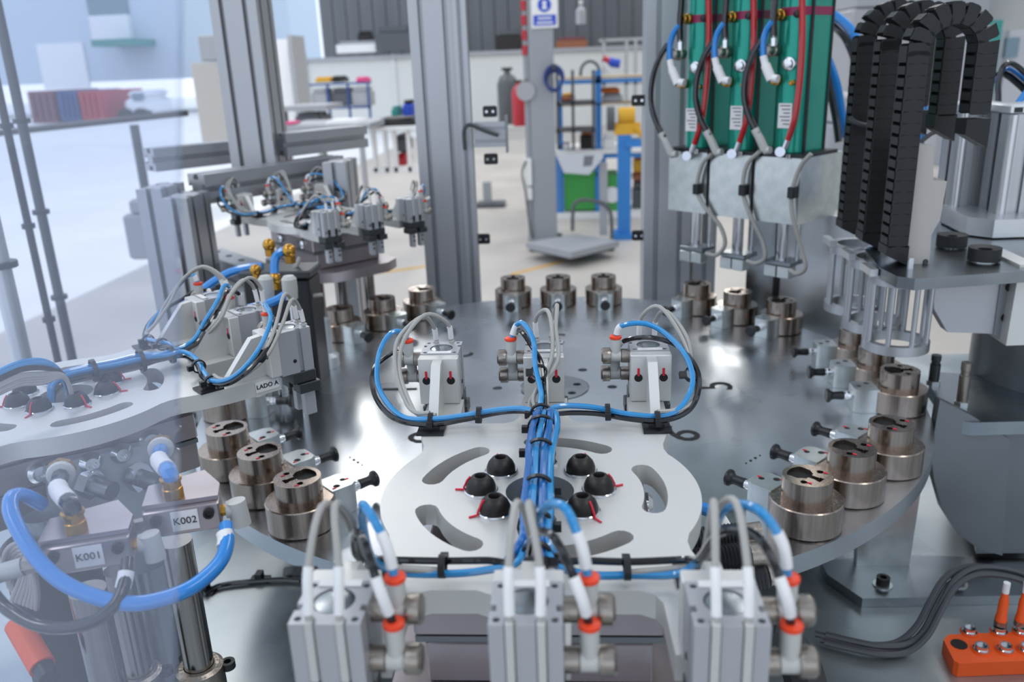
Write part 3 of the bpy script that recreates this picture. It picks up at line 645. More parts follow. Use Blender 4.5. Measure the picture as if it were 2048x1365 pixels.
# ------------------------------------------------------------------ green cylinder station (45 degrees)
t45 = math.radians(45)+0.0075
ER = Vector((math.cos(t45), math.sin(t45), 0)); ET = Vector((math.sin(t45), -math.cos(t45), 0))
pn3 = {-1: 'left', 0: 'middle', 1: 'right'}
for k in (-1, 0, 1):
    c = ER*0.408+ET*0.0794*k
    o = empty('press_cylinder', (c.x, c.y, 0), t45, '%s green booster cylinder above the slide housing' % pn3[k], 'cylinder', 'green booster cylinders')
    fpl = c-ER*0.030
    def F(px, py, off=0.0): return Wp(px, py, fpl-ER*off, ER)
    sx = {1: 0, 0: -97, -1: -187}[k]; sy = {1: 0, 0: 4, -1: 8}[k]
    L = lambda p: (o_inv @ p)
    o_inv = (Matrix.Translation(c) @ Matrix.Rotation(t45, 4, 'Z')).inverted()
    # rounded front barrel and flat rear housing
    fro = [(-0.006, 0.0215), (-0.006, -0.0215)]+[(-0.006-0.021*math.sin(PI*i/12), -0.0215*math.cos(PI*i/12)) for i in range(1, 12)]
    MB().prism(fro, 0.272, 0.62).build('barrel', 'green_body', o)
    MB().box(-0.006, 0.046, -0.0225, 0.0225, 0.272, 0.62).build('rear_housing', 'green_body', o)
    MB().box(-0.0085, -0.0045, -0.0245, -0.0215, 0.272, 0.62).box(-0.0085, -0.0045, 0.0215, 0.0245, 0.272, 0.62).box(0.044, 0.048, -0.0245, -0.0215, 0.272, 0.62).build('corner_strip', 'black_plastic', o)
    zb = F(1560, 28, 0).z
    bf = [(x-0.0009, y_*1.04) for x, y_ in fro]
    MB().prism(bf, 0.455, 0.466).box(-0.006, 0.0468, -0.0233, 0.0233, 0.455, 0.466).build('band', 'magenta_band', o)
    def fit(px, py, r, l, m, name, n=14, dy=0.0, par=None):
        r *= 1.25; l *= 1.2
        p = L(F(px+sx, py+sy)); T = fr((-0.026, p.y, p.z), (0, 0, 1), (-1, 0, 0))
        return MB().lathe([(r, -0.003), (r, l*0.4), (r*0.8, l*0.45), (r*0.8, l*0.9), (r*0.6, l)], n, 0, T).build(name, m, par or o)
    fit(1562, 30, 0.0062, 0.014, 'brass', 'brass_plug'); fit(1592, 28, 0.004, 0.004, 'black_plastic', 'port_plug')
    e = fit(1546, 100, 0.0075, 0.018, 'knurl', 'elbow'); fit(1577, 128, 0.0075, 0.008, 'chrome', 'gauge'); fit(1582, 166, 0.003, 0.005, 'brass', 'bleed_screw')
    g = fit(1552, 160, 0.006, 0.010, 'brass', 'brass_nipple')
    # fittings and hoses run in front of the barrel
    q = lambda px, py, off=0.018: F(px+sx, py+sy, off)
    ql = lambda *a: L(q(*a))
    MB().cyl(ql(1527, 112), ql(1531, 132), 0.0052).cyl(ql(1531, 130), ql(1543, 160), 0.0068).cyl(ql(1543, 156), ql(1556, 158), 0.0055).build('angle_fitting', 'label_white', o)
    MB().cyl(ql(1548, 72, 0.016), ql(1548, 92, 0.016), 0.0045).build('hose_ferrule', 'chrome', o)
    hose('air_hose', 'short blue air hose into the white elbow of the %s green cylinder' % pn3[k], [q(1546, 42), q(1533, 62), q(1527, 86), q(1527, 112)], 0.0047, 'blue_hose', 'hose')
    hose('air_hose', 'black hose falling into the steel elbow of the %s green cylinder' % pn3[k], [q(1553, -60, .016), q(1550, 0, .016), q(1547, 40, .016), q(1548, 76, .016)], 0.0048, 'black_tube', 'hose')
    hose('air_hose', 'red hose down the front of the %s green cylinder' % pn3[k], [q(1603, -60, .004), q(1605, 30, .006), q(1604, 100, .010), q(1599, 170, .014), q(1590, 235, .018), q(1575, 283, .018)], 0.0044, 'red_hose', 'hose')
    hose('air_hose', 'black hose bowed out left of the %s green cylinder' % pn3[k], [q(1523, 80), q(1505, 110, .022), q(1492, 150, .024), q(1489, 195, .026), q(1499, 235, .026), q(1516, 268, .024)], 0.0046, 'black_tube', 'hose')
    MB().cyl(ql(1509, 258, .025), ql(1520, 278, .022), 0.0058).cyl(ql(1519, 276, .022), ql(1530, 300, .018), 0.0062).cyl(ql(1529, 302, .018), ql(1541, 300, .018), 0.0052).build('angle_fitting', 'fitting_grey', o)
    MB().cyl(ql(1576, 280, .018), ql(1570, 296, .018), 0.0044).cyl(ql(1560, 304, .02), ql(1562, 304, .006), 0.0070).build('hose_end', 'chrome', o)
    lb = MB(); a = ql(1551, 210, .0245-.028); 
    p = L(F(1568+sx, 232+sy)); la = MB().box(-0.0283, -0.0275, p.y-0.0105, p.y+0.0105, p.z-0.017, p.z+0.017).build('rating_label', 'label_white', o)
    for i in range(6): MB().box(-0.0286, -0.0284, p.y-0.008, p.y+0.008-(i % 3)*0.003, p.z+0.013-i*0.005, p.z+0.0145-i*0.005).build('print_line', 'ink_grey', la)
    # slide housing block
    h = empty('slide_housing', (c.x, c.y, 0), t45, '%s silver slide housing under a green cylinder' % pn3[k], 'housing', 'silver slide housings')
    hb_ = MB().prism([(-0.032, 0.0), (-0.032, 0.094), (0.085, 0.094), (0.085, 0.018), (0.070, 0.0)], -0.0385, 0.0350, T=fr((0, 0, 0.172), (1, 0, 0), (0, -1, 0)) ).build('casing', 'zinc', h)
    MB().box(-0.034, 0.06, -0.0385, 0.0385, 0.2664, 0.2716).build('top_plate', 'black_plastic', h)
    ml = MB().box(-0.0345, -0.0341, -0.019, -0.012, 0.2645, 0.2710).build('mark_label', 'label_white', h)
    text('X', 0.0055, fr((-0.0347, -0.0155, 0.2678), (0, -1, 0), (-1, 0, 0)), 'ink', ml)
    # rod, guides and small gripper
    g = empty('pressing_tool', (c.x, c.y, 0), t45, '%s steel pressing tool under the silver slide housings' % pn3[k], 'tool', 'pressing tools')
    MB().cyl((-0.005, 0, 0.1125), (-0.005, 0, 0.1718), 0.0075, 20).build('piston_rod', 'chrome', g)
    for s in (-1, 1): MB().cyl((0.008, s*0.016, 0.110), (0.008, s*0.016, 0.1718), 0.0035, 12).build('guide_rod', 'chrome', g)
    MB().box(-0.020, 0.016, -0.022, 0.022, 0.106, 0.113, ch=0.0008).build('carrier', 'steel', g)
    for s in (-1, 1): MB().box(-0.022, -0.002, min(s*0.001, s*0.021), max(s*0.001, s*0.021), 0.088, 0.1055, ch=0.0008).build('jaw', 'zinc', g)
    cab = {1: [(1622, 308), (1600, 335), (1584, 385), (1585, 430), (1602, 495), (1611, 535), (1594, 548), (1578, 540)],
           0: [(1520, 303), (1494, 330), (1486, 380), (1500, 430), (1524, 480), (1530, 515), (1512, 527), (1494, 522)],
           -1: [(1424, 308), (1404, 330), (1394, 378), (1410, 415), (1440, 452), (1450, 488), (1434, 510), (1412, 507)]}[k]
    fp = [Wp(x, y_, fpl-ER*(0.010 if i < 4 else 0.004), ER) for i, (x, y_) in enumerate(cab)]
    hose('sensor_cable', 'grey cable hanging in front of the %s slide housing' % pn3[k], fp, 0.0033, 'grey_cable', 'cable')
    pc = L(fp[2]); MB().box(-0.047, -0.0322, pc.y-0.006, pc.y+0.004, pc.z-0.008, pc.z+0.008, ch=0.001).build('cable_clip', 'black_plastic', h)
# stand behind the tool
def loc45(x, y_, z): return ER*(0.408+x)+ET*(-y_)+Vector((0, 0, z))
st = empty('press_stand', (ER.x*0.408, ER.y*0.408, 0), t45, 'grey steel stand behind the green cylinder nests', 'stand')
MB().box(0.070, 0.082, -0.020, 0.032, DZ, 0.171).build('upright_plate', 'steel', st)
MB().box(0.066, 0.086, -0.030, -0.0215, DZ, 0.171).build('edge_strip', 'black_plastic', st)
MB().box(0.070, 0.082, -0.145, -0.031, DZ, 0.171).build('upright_plate', 'bright_alu', st)
MB().box(0.064, 0.140, -0.165, -0.1455, DZ, 0.10).build('side_rib', 'steel', st)
# big hoses curving behind the green cylinders
hose('air_hose', 'thick blue hose arching right of the green cylinders', [Wt(1640, 25, 1.42), Wt(1668, 30, 1.42), Wt(1706, 66, 1.40), Wt(1730, 130, 1.38), Wt(1745, 200, 1.38), Wt(1752, 300, 1.38), Wt(1752, 420, 1.38), Vector((Wt(1752, 420, 1.38).x, Wt(1752, 420, 1.38).y, DZ+0.006))], 0.0075, 'blue_hose')
hose('air_hose', 'thick black hose arching under the thick blue hose', [Wt(1640, 42, 1.43), Wt(1665, 50, 1.43), Wt(1695, 84, 1.41), Wt(1716, 150, 1.39), Wt(1730, 250, 1.4)], 0.0065, 'black_tube')
hose('air_hose', 'blue hose dropping behind the right green cylinder', [Wt(1636, 85, 1.42), Wt(1655, 115, 1.42), Wt(1673, 165, 1.42), Wt(1683, 220, 1.42), Wt(1694, 275, 1.42)], 0.0068, 'blue_hose')
hose('air_hose', 'black hose dropping behind the right green cylinder', [Wt(1636, 110, 1.41), Wt(1648, 130, 1.41), Wt(1660, 180, 1.41), Wt(1672, 240, 1.41), Wt(1678, 285, 1.41)], 0.0062, 'black_tube')

# ------------------------------------------------------------------ chain and cage station (0 degrees)
def chain_path(xl, xr, zl, zr, zt):
    P = []; r = (xr-xl)/2; zc = zt-r; p = 0.0120
    z = zl
    while z < zc: P.append((xl, z, PI/2)); z += p
    n = max(3, int(PI*r/p))
    for i in range(n+1): a = PI-PI*i/n; P.append(((xl+xr)/2+r*math.cos(a), zc+r*math.sin(a), a-PI/2))
    z = zc-p
    while z > zr: P.append((xr, z, -PI/2)); z -= p
    return P
link0 = None
for k, yy in ((-1, 0.079), (0, 0.0), (1, -0.079)):
    nm = {-1: 'farthest', 0: 'middle', 1: 'nearest'}[k]
    c = empty('cable_chain', (0, yy, 0), 0, '%s black cable drag chain looping down to a ring cage' % nm, 'cable chain', 'black cable drag chains')
    xl = 0.384+0.001*k
    for (x, z, a) in chain_path(xl, xl+0.068, 0.205, 0.335, 0.445-0.006*k):
        T = Matrix.Translation((x, 0, z)) @ Matrix.Rotation(-a, 4, 'Y')
        if link0 is None:
            # link: travels along local x, chain height along local z
            mb = MB().prism([(-0.0068, -0.0105), (0.0050, -0.0105), (0.0068, -0.0080), (0.0068, 0.0080), (0.0050, 0.0105), (-0.0068, 0.0105), (-0.0050, 0.0)], -0.0135, -0.0110, T=fr((0, 0, 0), (1, 0, 0), (0, -1, 0)))
            mb.prism([(-0.0068, -0.0105), (0.0050, -0.0105), (0.0068, -0.0080), (0.0068, 0.0080), (0.0050, 0.0105), (-0.0068, 0.0105), (-0.0050, 0.0)], 0.0110, 0.0135, T=fr((0, 0, 0), (1, 0, 0), (0, -1, 0)))
            mb.box(-0.0040, 0.0042, -0.0110, 0.0110, 0.0085, 0.0115).box(-0.0040, 0.0042, -0.0110, 0.0110, -0.0115, -0.0085)
            l = link0 = mb.build('link', 'chain_black')
        else:
            l = link0.copy(); col.objects.link(l)
        l.parent = c; l.matrix_local = T
    MB().prism([(xl-0.012, 0.190), (xl+0.012, 0.178), (xl+0.012, 0.200), (xl-0.012, 0.200)], -0.0135, 0.0135, T=fr((0, 0, 0), (1, 0, 0), (0, -1, 0))).build('end_link', 'chain_black', c)
    MB().prism([(xl+0.056, 0.318), (xl+0.080, 0.304), (xl+0.080, 0.334), (xl+0.056, 0.334)], -0.0135, 0.0135, T=fr((0, 0, 0), (1, 0, 0), (0, -1, 0))).build('end_link', 'chain_black', c)
    # ring cage
    g = empty('ring_cage', (0.398, yy, 0), 0, '%s aluminium ring cage with vertical rods above a nest' % nm, 'ring cage', 'aluminium ring cages')
    MB().lathe([(0.026, 0.157), (0.0365, 0.157), (0.0365, 0.168), (0.026, 0.168), (0.026, 0.157)], 36, caps=False).build('top_ring', 'alu', g)
    MB().lathe([(0.0285, 0.078), (0.0365, 0.078), (0.0365, 0.089), (0.0285, 0.089), (0.0285, 0.078)], 36, caps=False).build('bottom_ring', 'alu', g)
    for i in range(8):
        a = i*PI/4+0.2; MB().cyl((0.0325*math.cos(a), 0.0325*math.sin(a), 0.089), (0.0325*math.cos(a), 0.0325*math.sin(a), 0.157), 0.0030, 10).build('rod', 'alu', g)
    MB().box(-0.042, -0.034, -0.020, 0.016, 0.168, 0.176).box(-0.006, -0.001, -0.030, -0.026, 0.168, 0.190).build('chain_bracket', 'bright_alu', g)
# loops of small cable on the chains
for k, pts in enumerate([[(1700, 235), (1712, 245), (1735, 250), (1745, 232)], [(1737, 250), (1740, 262), (1765, 270), (1790, 262)], [(1790, 290), (1812, 296), (1835, 288), (1862, 268), (1880, 262)]]):
    hose('sensor_cable', ['dark thin cable looped on the farthest chain', 'dark thin cable looped on the middle chain', 'dark cable with white sleeve below the nearest chain'][k], [Wt(x, y_, 1.02) for x, y_ in pts], 0.0028, 'dark_cable', 'cable')
tag(MB().tube([Wt(1786, 289, 1.018), Wt(1799, 294, 1.018), Wt(1812, 296, 1.018)], 0.0036, 8).build('cable_sleeve', 'label_white'), 'white marker sleeve on the dark cable at the nearest chain', 'sleeve')

zp = Wt(1960, 436, 1.05).z
# carrier plate, beige cover and gusset on the right
cp = empty('carrier_bracket', (0, 0, 0), 0, 'thick grey steel bracket plate with hex bolts at the right edge', 'bracket')
z = 0.178
slab(MB(), [Wz(x, y_, z) for x, y_ in ((1795, 553), (1830, 558), (2070, 541), (2120, 470), (1870, 415), (1760, 440), (1752, 470), (1730, 500), (1760, 536))], (0, 0, 1), 0.0125).build('top_plate', 'steel', cp)
Y0 = Wz(1990, 552, 0.166).y
slab(MB(), [Wy(x, y_, Y0+0.006) for x, y_ in ((1868, 552), (2003, 552), (1987, 668), (1895, 665), (1868, 618))], (0, -1, 0), 0.02).build('gusset', 'body_alu', cp)
e = slab(MB(), [Wy(x, y_, Y0-0.012) for x, y_ in ((2040, 530), (2075, 528), (2062, 690), (2012, 692))], (0, -1, 0), 0.10).build('end_plate', 'plate_metal', cp)
slab(MB(), [Wy(x, y_, Y0+0.004) for x, y_ in ((2003, 556), (2034, 554), (2010, 690), (1987, 668))], (0, -1, 0), 0.06).build('side_plate', 'profile_dark', cp)
for px, py in ((2020, 575), (2011, 636)):
    MB().lathe([(0.005, 0), (0.005, 0.0006)], 14, 0, fr(Wy(px, py, Y0+0.0035), (1, 0, 0), (0, -1, 0))).build('bolt_hole', 'recess', cp)
for px, py, s in ((1967, 523, 1.0), (1902, 495, 0.75)):
    p = Wz(px, py, 0.178)
    MB().lathe([(0.013*s, 0), (0.013*s, 0.001)], 24, 0, Matrix.Translation(p)).lathe([(0.0115*s, 0.001), (0.0115*s, 0.009)], 6, 0, Matrix.Translation(p)).build('hex_bolt', 'zinc', cp)
    MB().lathe([(0.0075*s, 0.009), (0.0075*s, 0.014), (0.017, 0.016), (0.017, zp-0.178-0.0228)], 20, 0, Matrix.Translation(p)).build('rubber_buffer', 'black_rubber', cp)
YC = -0.085
bc = empty('valve_cover', (0, 0, 0), 0, 'beige stepped metal cover right of the nearest chain', 'cover')
slab(MB(), [Wy(x, y_, YC) for x, y_ in ((1838, 288), (1866, 292), (1867, 361), (1894, 363), (1880, 440), (1863, 470), (1858, 531), (1812, 530))], (0, -1, 0), 0.035).build('casing', 'beige_cover', bc)
for px, py in ((1819, 524), (1851, 524)): MB().lathe([(0.0032, 0), (0.0026, 0.001)], 12, 0, fr(Wy(px, py, YC-0.0003), (1, 0, 0), (0, -1, 0))).build('screw', 'dark_steel', bc)
# guided cylinders on the octagonal plate
op = empty('steel_platform', (0, 0, 0), 0, 'pale chamfered steel slab carrying two square aluminium actuators at right', 'platform')
slab(MB(), [Wz(x, y_, zp) for x, y_ in ((1886, 412), (1935, 434), (1990, 440), (2120, 436), (2160, 385), (1888, 385))], (0, 0, 1), 0.0225).build('plate', 'bright_alu', op)
for i, (px, py, lab) in enumerate(((1922, 414, 'farther square aluminium actuator standing on the pale steel slab'), (2012, 428, 'nearer square aluminium actuator at the right edge'))):
    p = Wz(px, py-8, zp)
    cyl_ = empty('square_actuator', tuple(p), 0.0, lab, 'cylinder')
    MB().prism(prof_section(1, 1, 0.048, 0.004, 0.004), 0, 0.122).build('extrusion', 'alu', cyl_)
    MB().box(-0.026, 0.026, -0.026, 0.026, 0.1222, 0.134, ch=0.002).build('end_cap', 'bright_alu', cyl_)
    for s in (-1, 1):
        MB().cyl((s*0.0200, -0.0275, 0), (s*0.0200, -0.0275, 0.122), 0.0055, 14).build('tie_tube', 'bright_alu', cyl_)
        MB().box(s*0.015-0.005, s*0.015+0.005, -0.0266, -0.0261, 0.1245, 0.1305).build('slot_cover', 'black_plastic', cyl_)
hose('air_hose', 'bright blue hose curling over the nearer square actuator', [Wt(1975, 232, 1.1), Wt(2000, 232, 1.1), Wt(2028, 215, 1.1), Wt(2048, 190, 1.1), Wt(2080, 150, 1.1)], 0.0040, 'blue_hose')
hose('air_hose', 'black tube rising behind the nearer square actuator', [Wt(1980, 222, 1.13), Wt(1996, 210, 1.13), Wt(1997, 165, 1.13), Wt(2008, 132, 1.13), Wt(2030, 130, 1.13), Wt(2070, 165, 1.13)], 0.0038, 'black_tube')
hose('air_hose', 'second black tube arching at the upper right edge', [Wt(1965, 165, 1.16), Wt(1985, 152, 1.16), Wt(2010, 148, 1.16), Wt(2040, 170, 1.16), Wt(2070, 200, 1.16)], 0.0050, 'black_tube')
hose('air_hose', 'dark blue tube arching at the upper right edge', [Wt(1990, 165, 1.15), Wt(2010, 138, 1.15), Wt(2035, 148, 1.15), Wt(2070, 180, 1.15)], 0.0030, 'deep_blue_tube')
for i, (px, py) in enumerate(((1800, 195), (1852, 190), (1900, 195))):
    hose('air_hose', '%s blue hose end behind the cable chains' % ('left', 'middle', 'right')[i], [Wt(px, py-20, 1.2), Wt(px-3, py, 1.2), Wt(px-2, py+25, 1.2), Vector((Wt(px-2, py+25, 1.2).x, Wt(px-2, py+25, 1.2).y, 0.184))], 0.0040, 'blue_hose')

# right lower structure
dc = tag(MB().lathe([(0.115, DZ), (0.115, 0.16)], 40, 0, Matrix.Translation((0.665, 0.04, 0))).build('round_column', 'mid_steel'), 'dark round steel column at the right edge behind the bracket', 'column')
lp = empty('stop_plate', (0, 0, 0), 0, 'small grey steel plate with two stop screws right of the table', 'plate')
zl = 0.0
slab(MB(), [Wz(x, y_, zl) for x, y_ in ((1908, 840), (1945, 846), (2100, 842), (2130, 760), (1880, 745), (1858, 770))], (0, 0, 1), 0.016).build('plate', 'steel', lp)
slab(MB(), [Wz(x, y_, zl-0.0165) for x, y_ in ((1990, 860), (2100, 858), (2130, 780), (1960, 780))], (0, 0, 1), 0.165).build('support_block', 'mid_steel', lp)
for px, py, h, m in ((1922, 812, 0.055, 'brass'), (1866, 770, 0.040, 'dark_steel')):
    p = Wz(px, py, zl)
    MB().lathe([(0.0085, 0), (0.0085, 0.006)], 6, 0, Matrix.Translation(p)).build('lock_nut', 'zinc', lp)
    MB().lathe([(0.0062, 0.006), (0.0062, h*0.7), (0.005, h*0.72), (0.005, h*0.8), (0.0058, h*0.82), (0.0058, h)], 16, 0, Matrix.Translation(p)).build('stop_screw', 'knurl' if m == 'brass' else m, lp)
YS = Wz(1765, 1178, DZ).y
ft = empty('support_foot', (0, 0, 0), 0, 'grey steel angle foot bolted to the deck under the table at right', 'foot')
slab(MB(), [Wz(x, y_, DZ+0.012) for x, y_ in ((1725, 1198), (2120, 1190), (2120, 1120), (1800, 1110), (1640, 1122), (1655, 1150))], (0, 0, 1), 0.0118).build('base_plate', 'steel', ft)
slab(MB(), [Vector((v_.x, v_.y, min(v_.z, -0.023))) for v_ in (Wy(x, y_, YS+0.03) for x, y_ in ((1712, 1156), (1815, 1156), (1845, 960), (1850, 860), (1725, 900)))], (0, -1, 0), 0.012).build('upright', 'zinc', ft)
arcp = [(1862, 905), (1868, 960), (1885, 1020), (1915, 1068), (1960, 1100), (2005, 1112), (2020, 880), (1940, 830), (1880, 800)]
slab(MB(), [Wy(x, y_, YS+0.035) for x, y_ in arcp], (0, -1, 0), 0.014).build('curved_gusset', 'mid_steel', ft)
for px, py in ((1765, 1175), (1915, 1172)):
    p = Wz(px, py-4, DZ+0.012)
    MB().lathe([(0.011, 0), (0.011, 0.0015)], 18, 0, Matrix.Translation(p)).build('washer', 'zinc', ft)
    MB().lathe([(0.0075, 0.0015), (0.0075, 0.011), (0.0040, 0.011), (0.0040, 0.007)], 18, 0, Matrix.Translation(p)).build('cap_screw', 'bolt_black', ft)

# orange io block
zi = DZ+0.0165
io = empty('junction_box', (0, 0, 0), 0, 'orange sensor junction box with round sockets at the lower right', 'junction box')
cs = [Wz(x, y_, zi) for x, y_ in ((1908, 1322), (1918, 1328), (2110, 1320), (2090, 1262), (1896, 1270), (1887, 1280))]
slab(MB(), cs, (0, 0, 1), 0.0162).build('housing', 'orange_box', io)
for i, (px, py) in enumerate(((1938, 1262), (1998, 1262), (2043, 1262), (1962, 1298), (2010, 1298), (2052, 1298))):
    p = Wz(px, py+4, zi); T = Matrix.Translation(p)
    s = MB().lathe([(0.0078, 0), (0.0078, 0.003), (0.0062, 0.0032), (0.0062, 0.007), (0.0048, 0.007), (0.0048, 0.004)], 18, 0, T).build('socket', 'chrome', io)
    MB().lathe([(0.0092, 0), (0.0092, 0.0012)], 18, 0, T).build('collar', 'orange_box', s)
for px, py in ((1998, 1250), (2038, 1250)):
    p = Wz(px, py+12, zi)+Vector((0, 0, 0.007))
    pl = MB().lathe([(0.0058, 0), (0.0058, 0.010), (0.0050, 0.012), (0.0048, 0.030), (0.0035, 0.036), (0.0030, 0.040)], 16, 0, Matrix.Translation(p)).build('plug', 'orange_box', io)
    MB().lathe([(0.0062, 0.0), (0.0062, 0.006)], 16, 0, Matrix.Translation(p)).build('plug_nut', 'knurl', pl)
    MB().lathe([(0.0034, 0.040), (0.0034, 0.052)], 12, 0, Matrix.Translation(p)).build('marker', 'label_white', pl)
p = Wz(1918, 1290, zi); MB().lathe([(0.008, 0), (0.008, 0.0008)], 16, 0, Matrix.Translation(p)).build('plug_recess', 'recess', io)
off = [(0, 0, 0), (0.006, 0.002, 0.005), (-0.004, 0.006, 0.003), (0.003, -0.006, 0.001)]
for i, of in enumerate(off):
    pts = [(1640, 1280), (1690, 1292), (1750, 1303), (1805, 1298), (1845, 1265), (1872, 1215), (1898, 1172), (1935, 1148), (1985, 1146), (2040, 1160), (2090, 1190)]
    zz = [0.006, 0.006, 0.006, 0.006, 0.02, 0.04, 0.055, 0.062, 0.062, 0.055, 0.04]
    P_ = [Wz(x, y_, DZ+zc)+Vector(of) for (x, y_), zc in zip(pts, zz)]
    hose('sensor_cable', '%s dark grey cable of the bundle running to the orange box' % ('lower', 'upper', 'rear', 'front')[i], P_, 0.0034, 'dark_cable', 'cable')
hose('sensor_cable', 'black cable on the deck left of the front arm', [Wz(x, y_, DZ+0.004) for x, y_ in ((408, 1188), (440, 1172), (500, 1164), (560, 1160), (600, 1162))], 0.0032, 'black_tube', 'cable')
for px, py in ((520, 1162), (412, 1184)):
    p = Wz(px, py, DZ); tag(MB().box(-0.012, 0.012, -0.008, 0.008, 0.0004, 0.0030, T=Matrix.Translation(p)).box(-0.004, 0.004, -0.006, 0.006, 0.003, 0.012, T=Matrix.Translation(p)).build('tie_mount', 'black_plastic'),
        'black tie mount holding the deck cable, %s one' % ('right' if px > 500 else 'left'), 'tie mount')
hose('sensor_cable', 'thick black cable bundle under the right front gripper', [Wt(1530, 1262, .55), Wt(1570, 1290, .55), Wt(1600, 1330, .54), Wt(1620, 1400, .53)], 0.013, 'black_rubber', 'cable')

# shock absorbers right of the front arm
for i, (a, b, r, t_) in enumerate((((1375, 1082), (1490, 1068), 0.0075, 0.52), ((1385, 1125), (1500, 1112), 0.0085, 0.50), ((1440, 1168), (1535, 1150), 0.0085, 0.50))):
    p0 = Wt(*a, t_); p1 = Wt(*b, t_); d = (p1-p0); n = int(d.length/0.0022)
    T = Matrix.Translation(p0) @ d.to_track_quat('Z', 'Y').to_matrix().to_4x4()
    pr = []
    for j in range(n): pr += [(r, j*0.0022), (r*0.9, j*0.0022+0.0011)]
    o = empty('shock_absorber', (0, 0, 0), 0, '%s threaded shock absorber right of the front arm' % ('upper', 'middle', 'lower')[i], 'shock absorber', 'threaded shock absorbers')
    MB().lathe(pr, 20, 0, T).build('threaded_body', 'dark_steel' if i != 1 else 'black_plastic', o)
    MB().cyl(p1, p1+d.normalized()*0.010, r*0.85, 18).build('end_stop', 'knurl', o)
hose('air_hose', 'thick blue hose with white marker right of the front arm', [Wt(1360, 1012, .56), Wt(1400, 1016, .56), Wt(1432, 1032, .56), Wt(1452, 1062, .56), Wt(1460, 1085, .56)], 0.0045, 'blue_hose')
tag(MB().tube([Wt(1430, 1031, .56), Wt(1440, 1042, .56), Wt(1449, 1057, .56)], 0.0050, 12).build('marker_sleeve', 'label_white'), 'white marker sleeve on the thick hose right of the front arm', 'sleeve')

# ------------------------------------------------------------------ lower left valve blocks, columns and hoses
def vblock(pc, t_, name, w_, lab, rz):
    c = Wt(pc[0], pc[1], t_)
    o = empty('valve_block', tuple(c), rz, lab, 'valve block')
    h = 0.0085
    MB().box(-w_/2, w_/2, -0.008, 0.012, -h, h, ch=0.0008).build('block', 'pink_grey', o)
    MB().prism([(-w_/2, -0.004), (-w_/2, 0.022), (w_*0.25, 0.034), (w_/2, 0.012), (w_/2, -0.004)], h+0.0002, h+0.003).build('step_plate', 'pink_grey', o)
    l = MB().box(-0.006, 0.009, -0.0085, -0.0081, -0.0058, 0.0068).build('label', 'label_white', o)
    text(name, 0.0062, fr((0.0015, -0.0087, 0.0004), (1, 0, 0), (0, -1, 0)), 'ink', l)
    for x in (-w_/2+0.007, w_/2-0.006): MB().lathe([(0.0032, 0), (0.0032, 0.0022), (0.0018, 0.0022), (0.0018, 0.0012)], 14, 0, fr((x, -0.0082, 0.003), (1, 0, 0), (0, -1, 0))).build('cap_screw', 'bolt_black', o)
    MB().cyl((w_/2, 0, -0.001), (w_/2+0.004, 0, -0.001), 0.0034, 6).build('nipple', 'brass', o)
    el = MB().cyl((w_/2+0.003, 0, -0.001), (w_/2+0.011, 0, -0.001), 0.0052).cyl((w_/2+0.009, 0, 0.004), (w_/2+0.0105, -0.001, -0.012), 0.0057).build('elbow_fitting', 'fitting_grey', o)
    MB().cyl((-w_/2-0.012, 0, -0.004), (-w_/2, 0, -0.003), 0.0048, 6).build('nipple', 'knurl', o)
    MB().cyl((-w_/2-0.030, 0, -0.007), (-w_/2-0.011, 0, -0.004), 0.0052).build('silencer', 'fitting_grey', o)
    bx = -w_*0.10
    MB().lathe([(0.0060, 0), (0.0060, 0.006), (0.0054, 0.0065), (0.0054, 0.0105)], 8, 0, Matrix.Translation((bx, 0.002, h+0.0032))).lathe([(0.0062, 0.0106), (0.0062, 0.0125), (0.005, 0.0130)], 16, 0, Matrix.Translation((bx, 0.002, h+0.0032))).build('brass_fitting', 'brass', o)
    c = c+Matrix.Rotation(rz, 3, 'Z') @ Vector((bx, 0.002, h+0.0135))
    return o, c
kb1, k1c = vblock((178, 1100), 0.47, 'K001', 0.046, 'metal valve block labelled K001 at the lower left', 0.33)
kb2, k2c = vblock((368, 1030), 0.50, 'K002', 0.042, 'metal valve block labelled K002 with brass fitting at lower left', 0.33)
def stub(a, pe, t0, m, lab, sl):
    pa = Wt(a[0], a[1], t0)
    P_ = [pa, pa.lerp(pe, 0.4)+Vector((0, -.006, 0.003)), pe+Vector((0, 0, 0.006)), pe]
    hose('air_hose', lab, P_, 0.0049, m)
    q = smooth(P_, 8); i0 = int(len(q)*.3); i1 = int(len(q)*.62)
    tag(MB().tube(q[i0:i1], 0.0054, 12, 0, 1).build('marker_sleeve', 'label_white'), sl, 'sleeve')
    T = Matrix.Translation(Wt(a[0], a[1], t0)) @ (P_[1]-P_[0]).to_track_quat('Z', 'Y').to_matrix().to_4x4()
    o = empty('brass_elbow', (0, 0, 0), 0, 'brass push fitting above the %s' % lab.split(' from ')[0], 'fitting')
    MB().lathe([(0.0085, -0.006), (0.0085, -0.001)], 8, 0, T).build('hex_nut', 'brass', o)
    MB().lathe([(0.0078, -0.001), (0.0082, 0.001), (0.0076, 0.004), (0.0055, 0.005)], 18, 0, T).build('collar', 'fitting_grey', o)
stub((122, 948), k1c, 0.51, 'black_tube', 'short black hose from the drive block into K001', 'white marker sleeve on the short black hose above K001')
stub((322, 898), k2c, 0.55, 'blue_hose', 'short blue hose from the drive block into K002', 'white marker sleeve on the short blue hose above K002')
bp = [(452, 1052), (454, 1085), (443, 1120), (415, 1152), (375, 1180), (320, 1200), (262, 1208), (195, 1196), (130, 1168), (85, 1130), (48, 1080), (22, 1025), (25, 995), (50, 992), (85, 1010)]
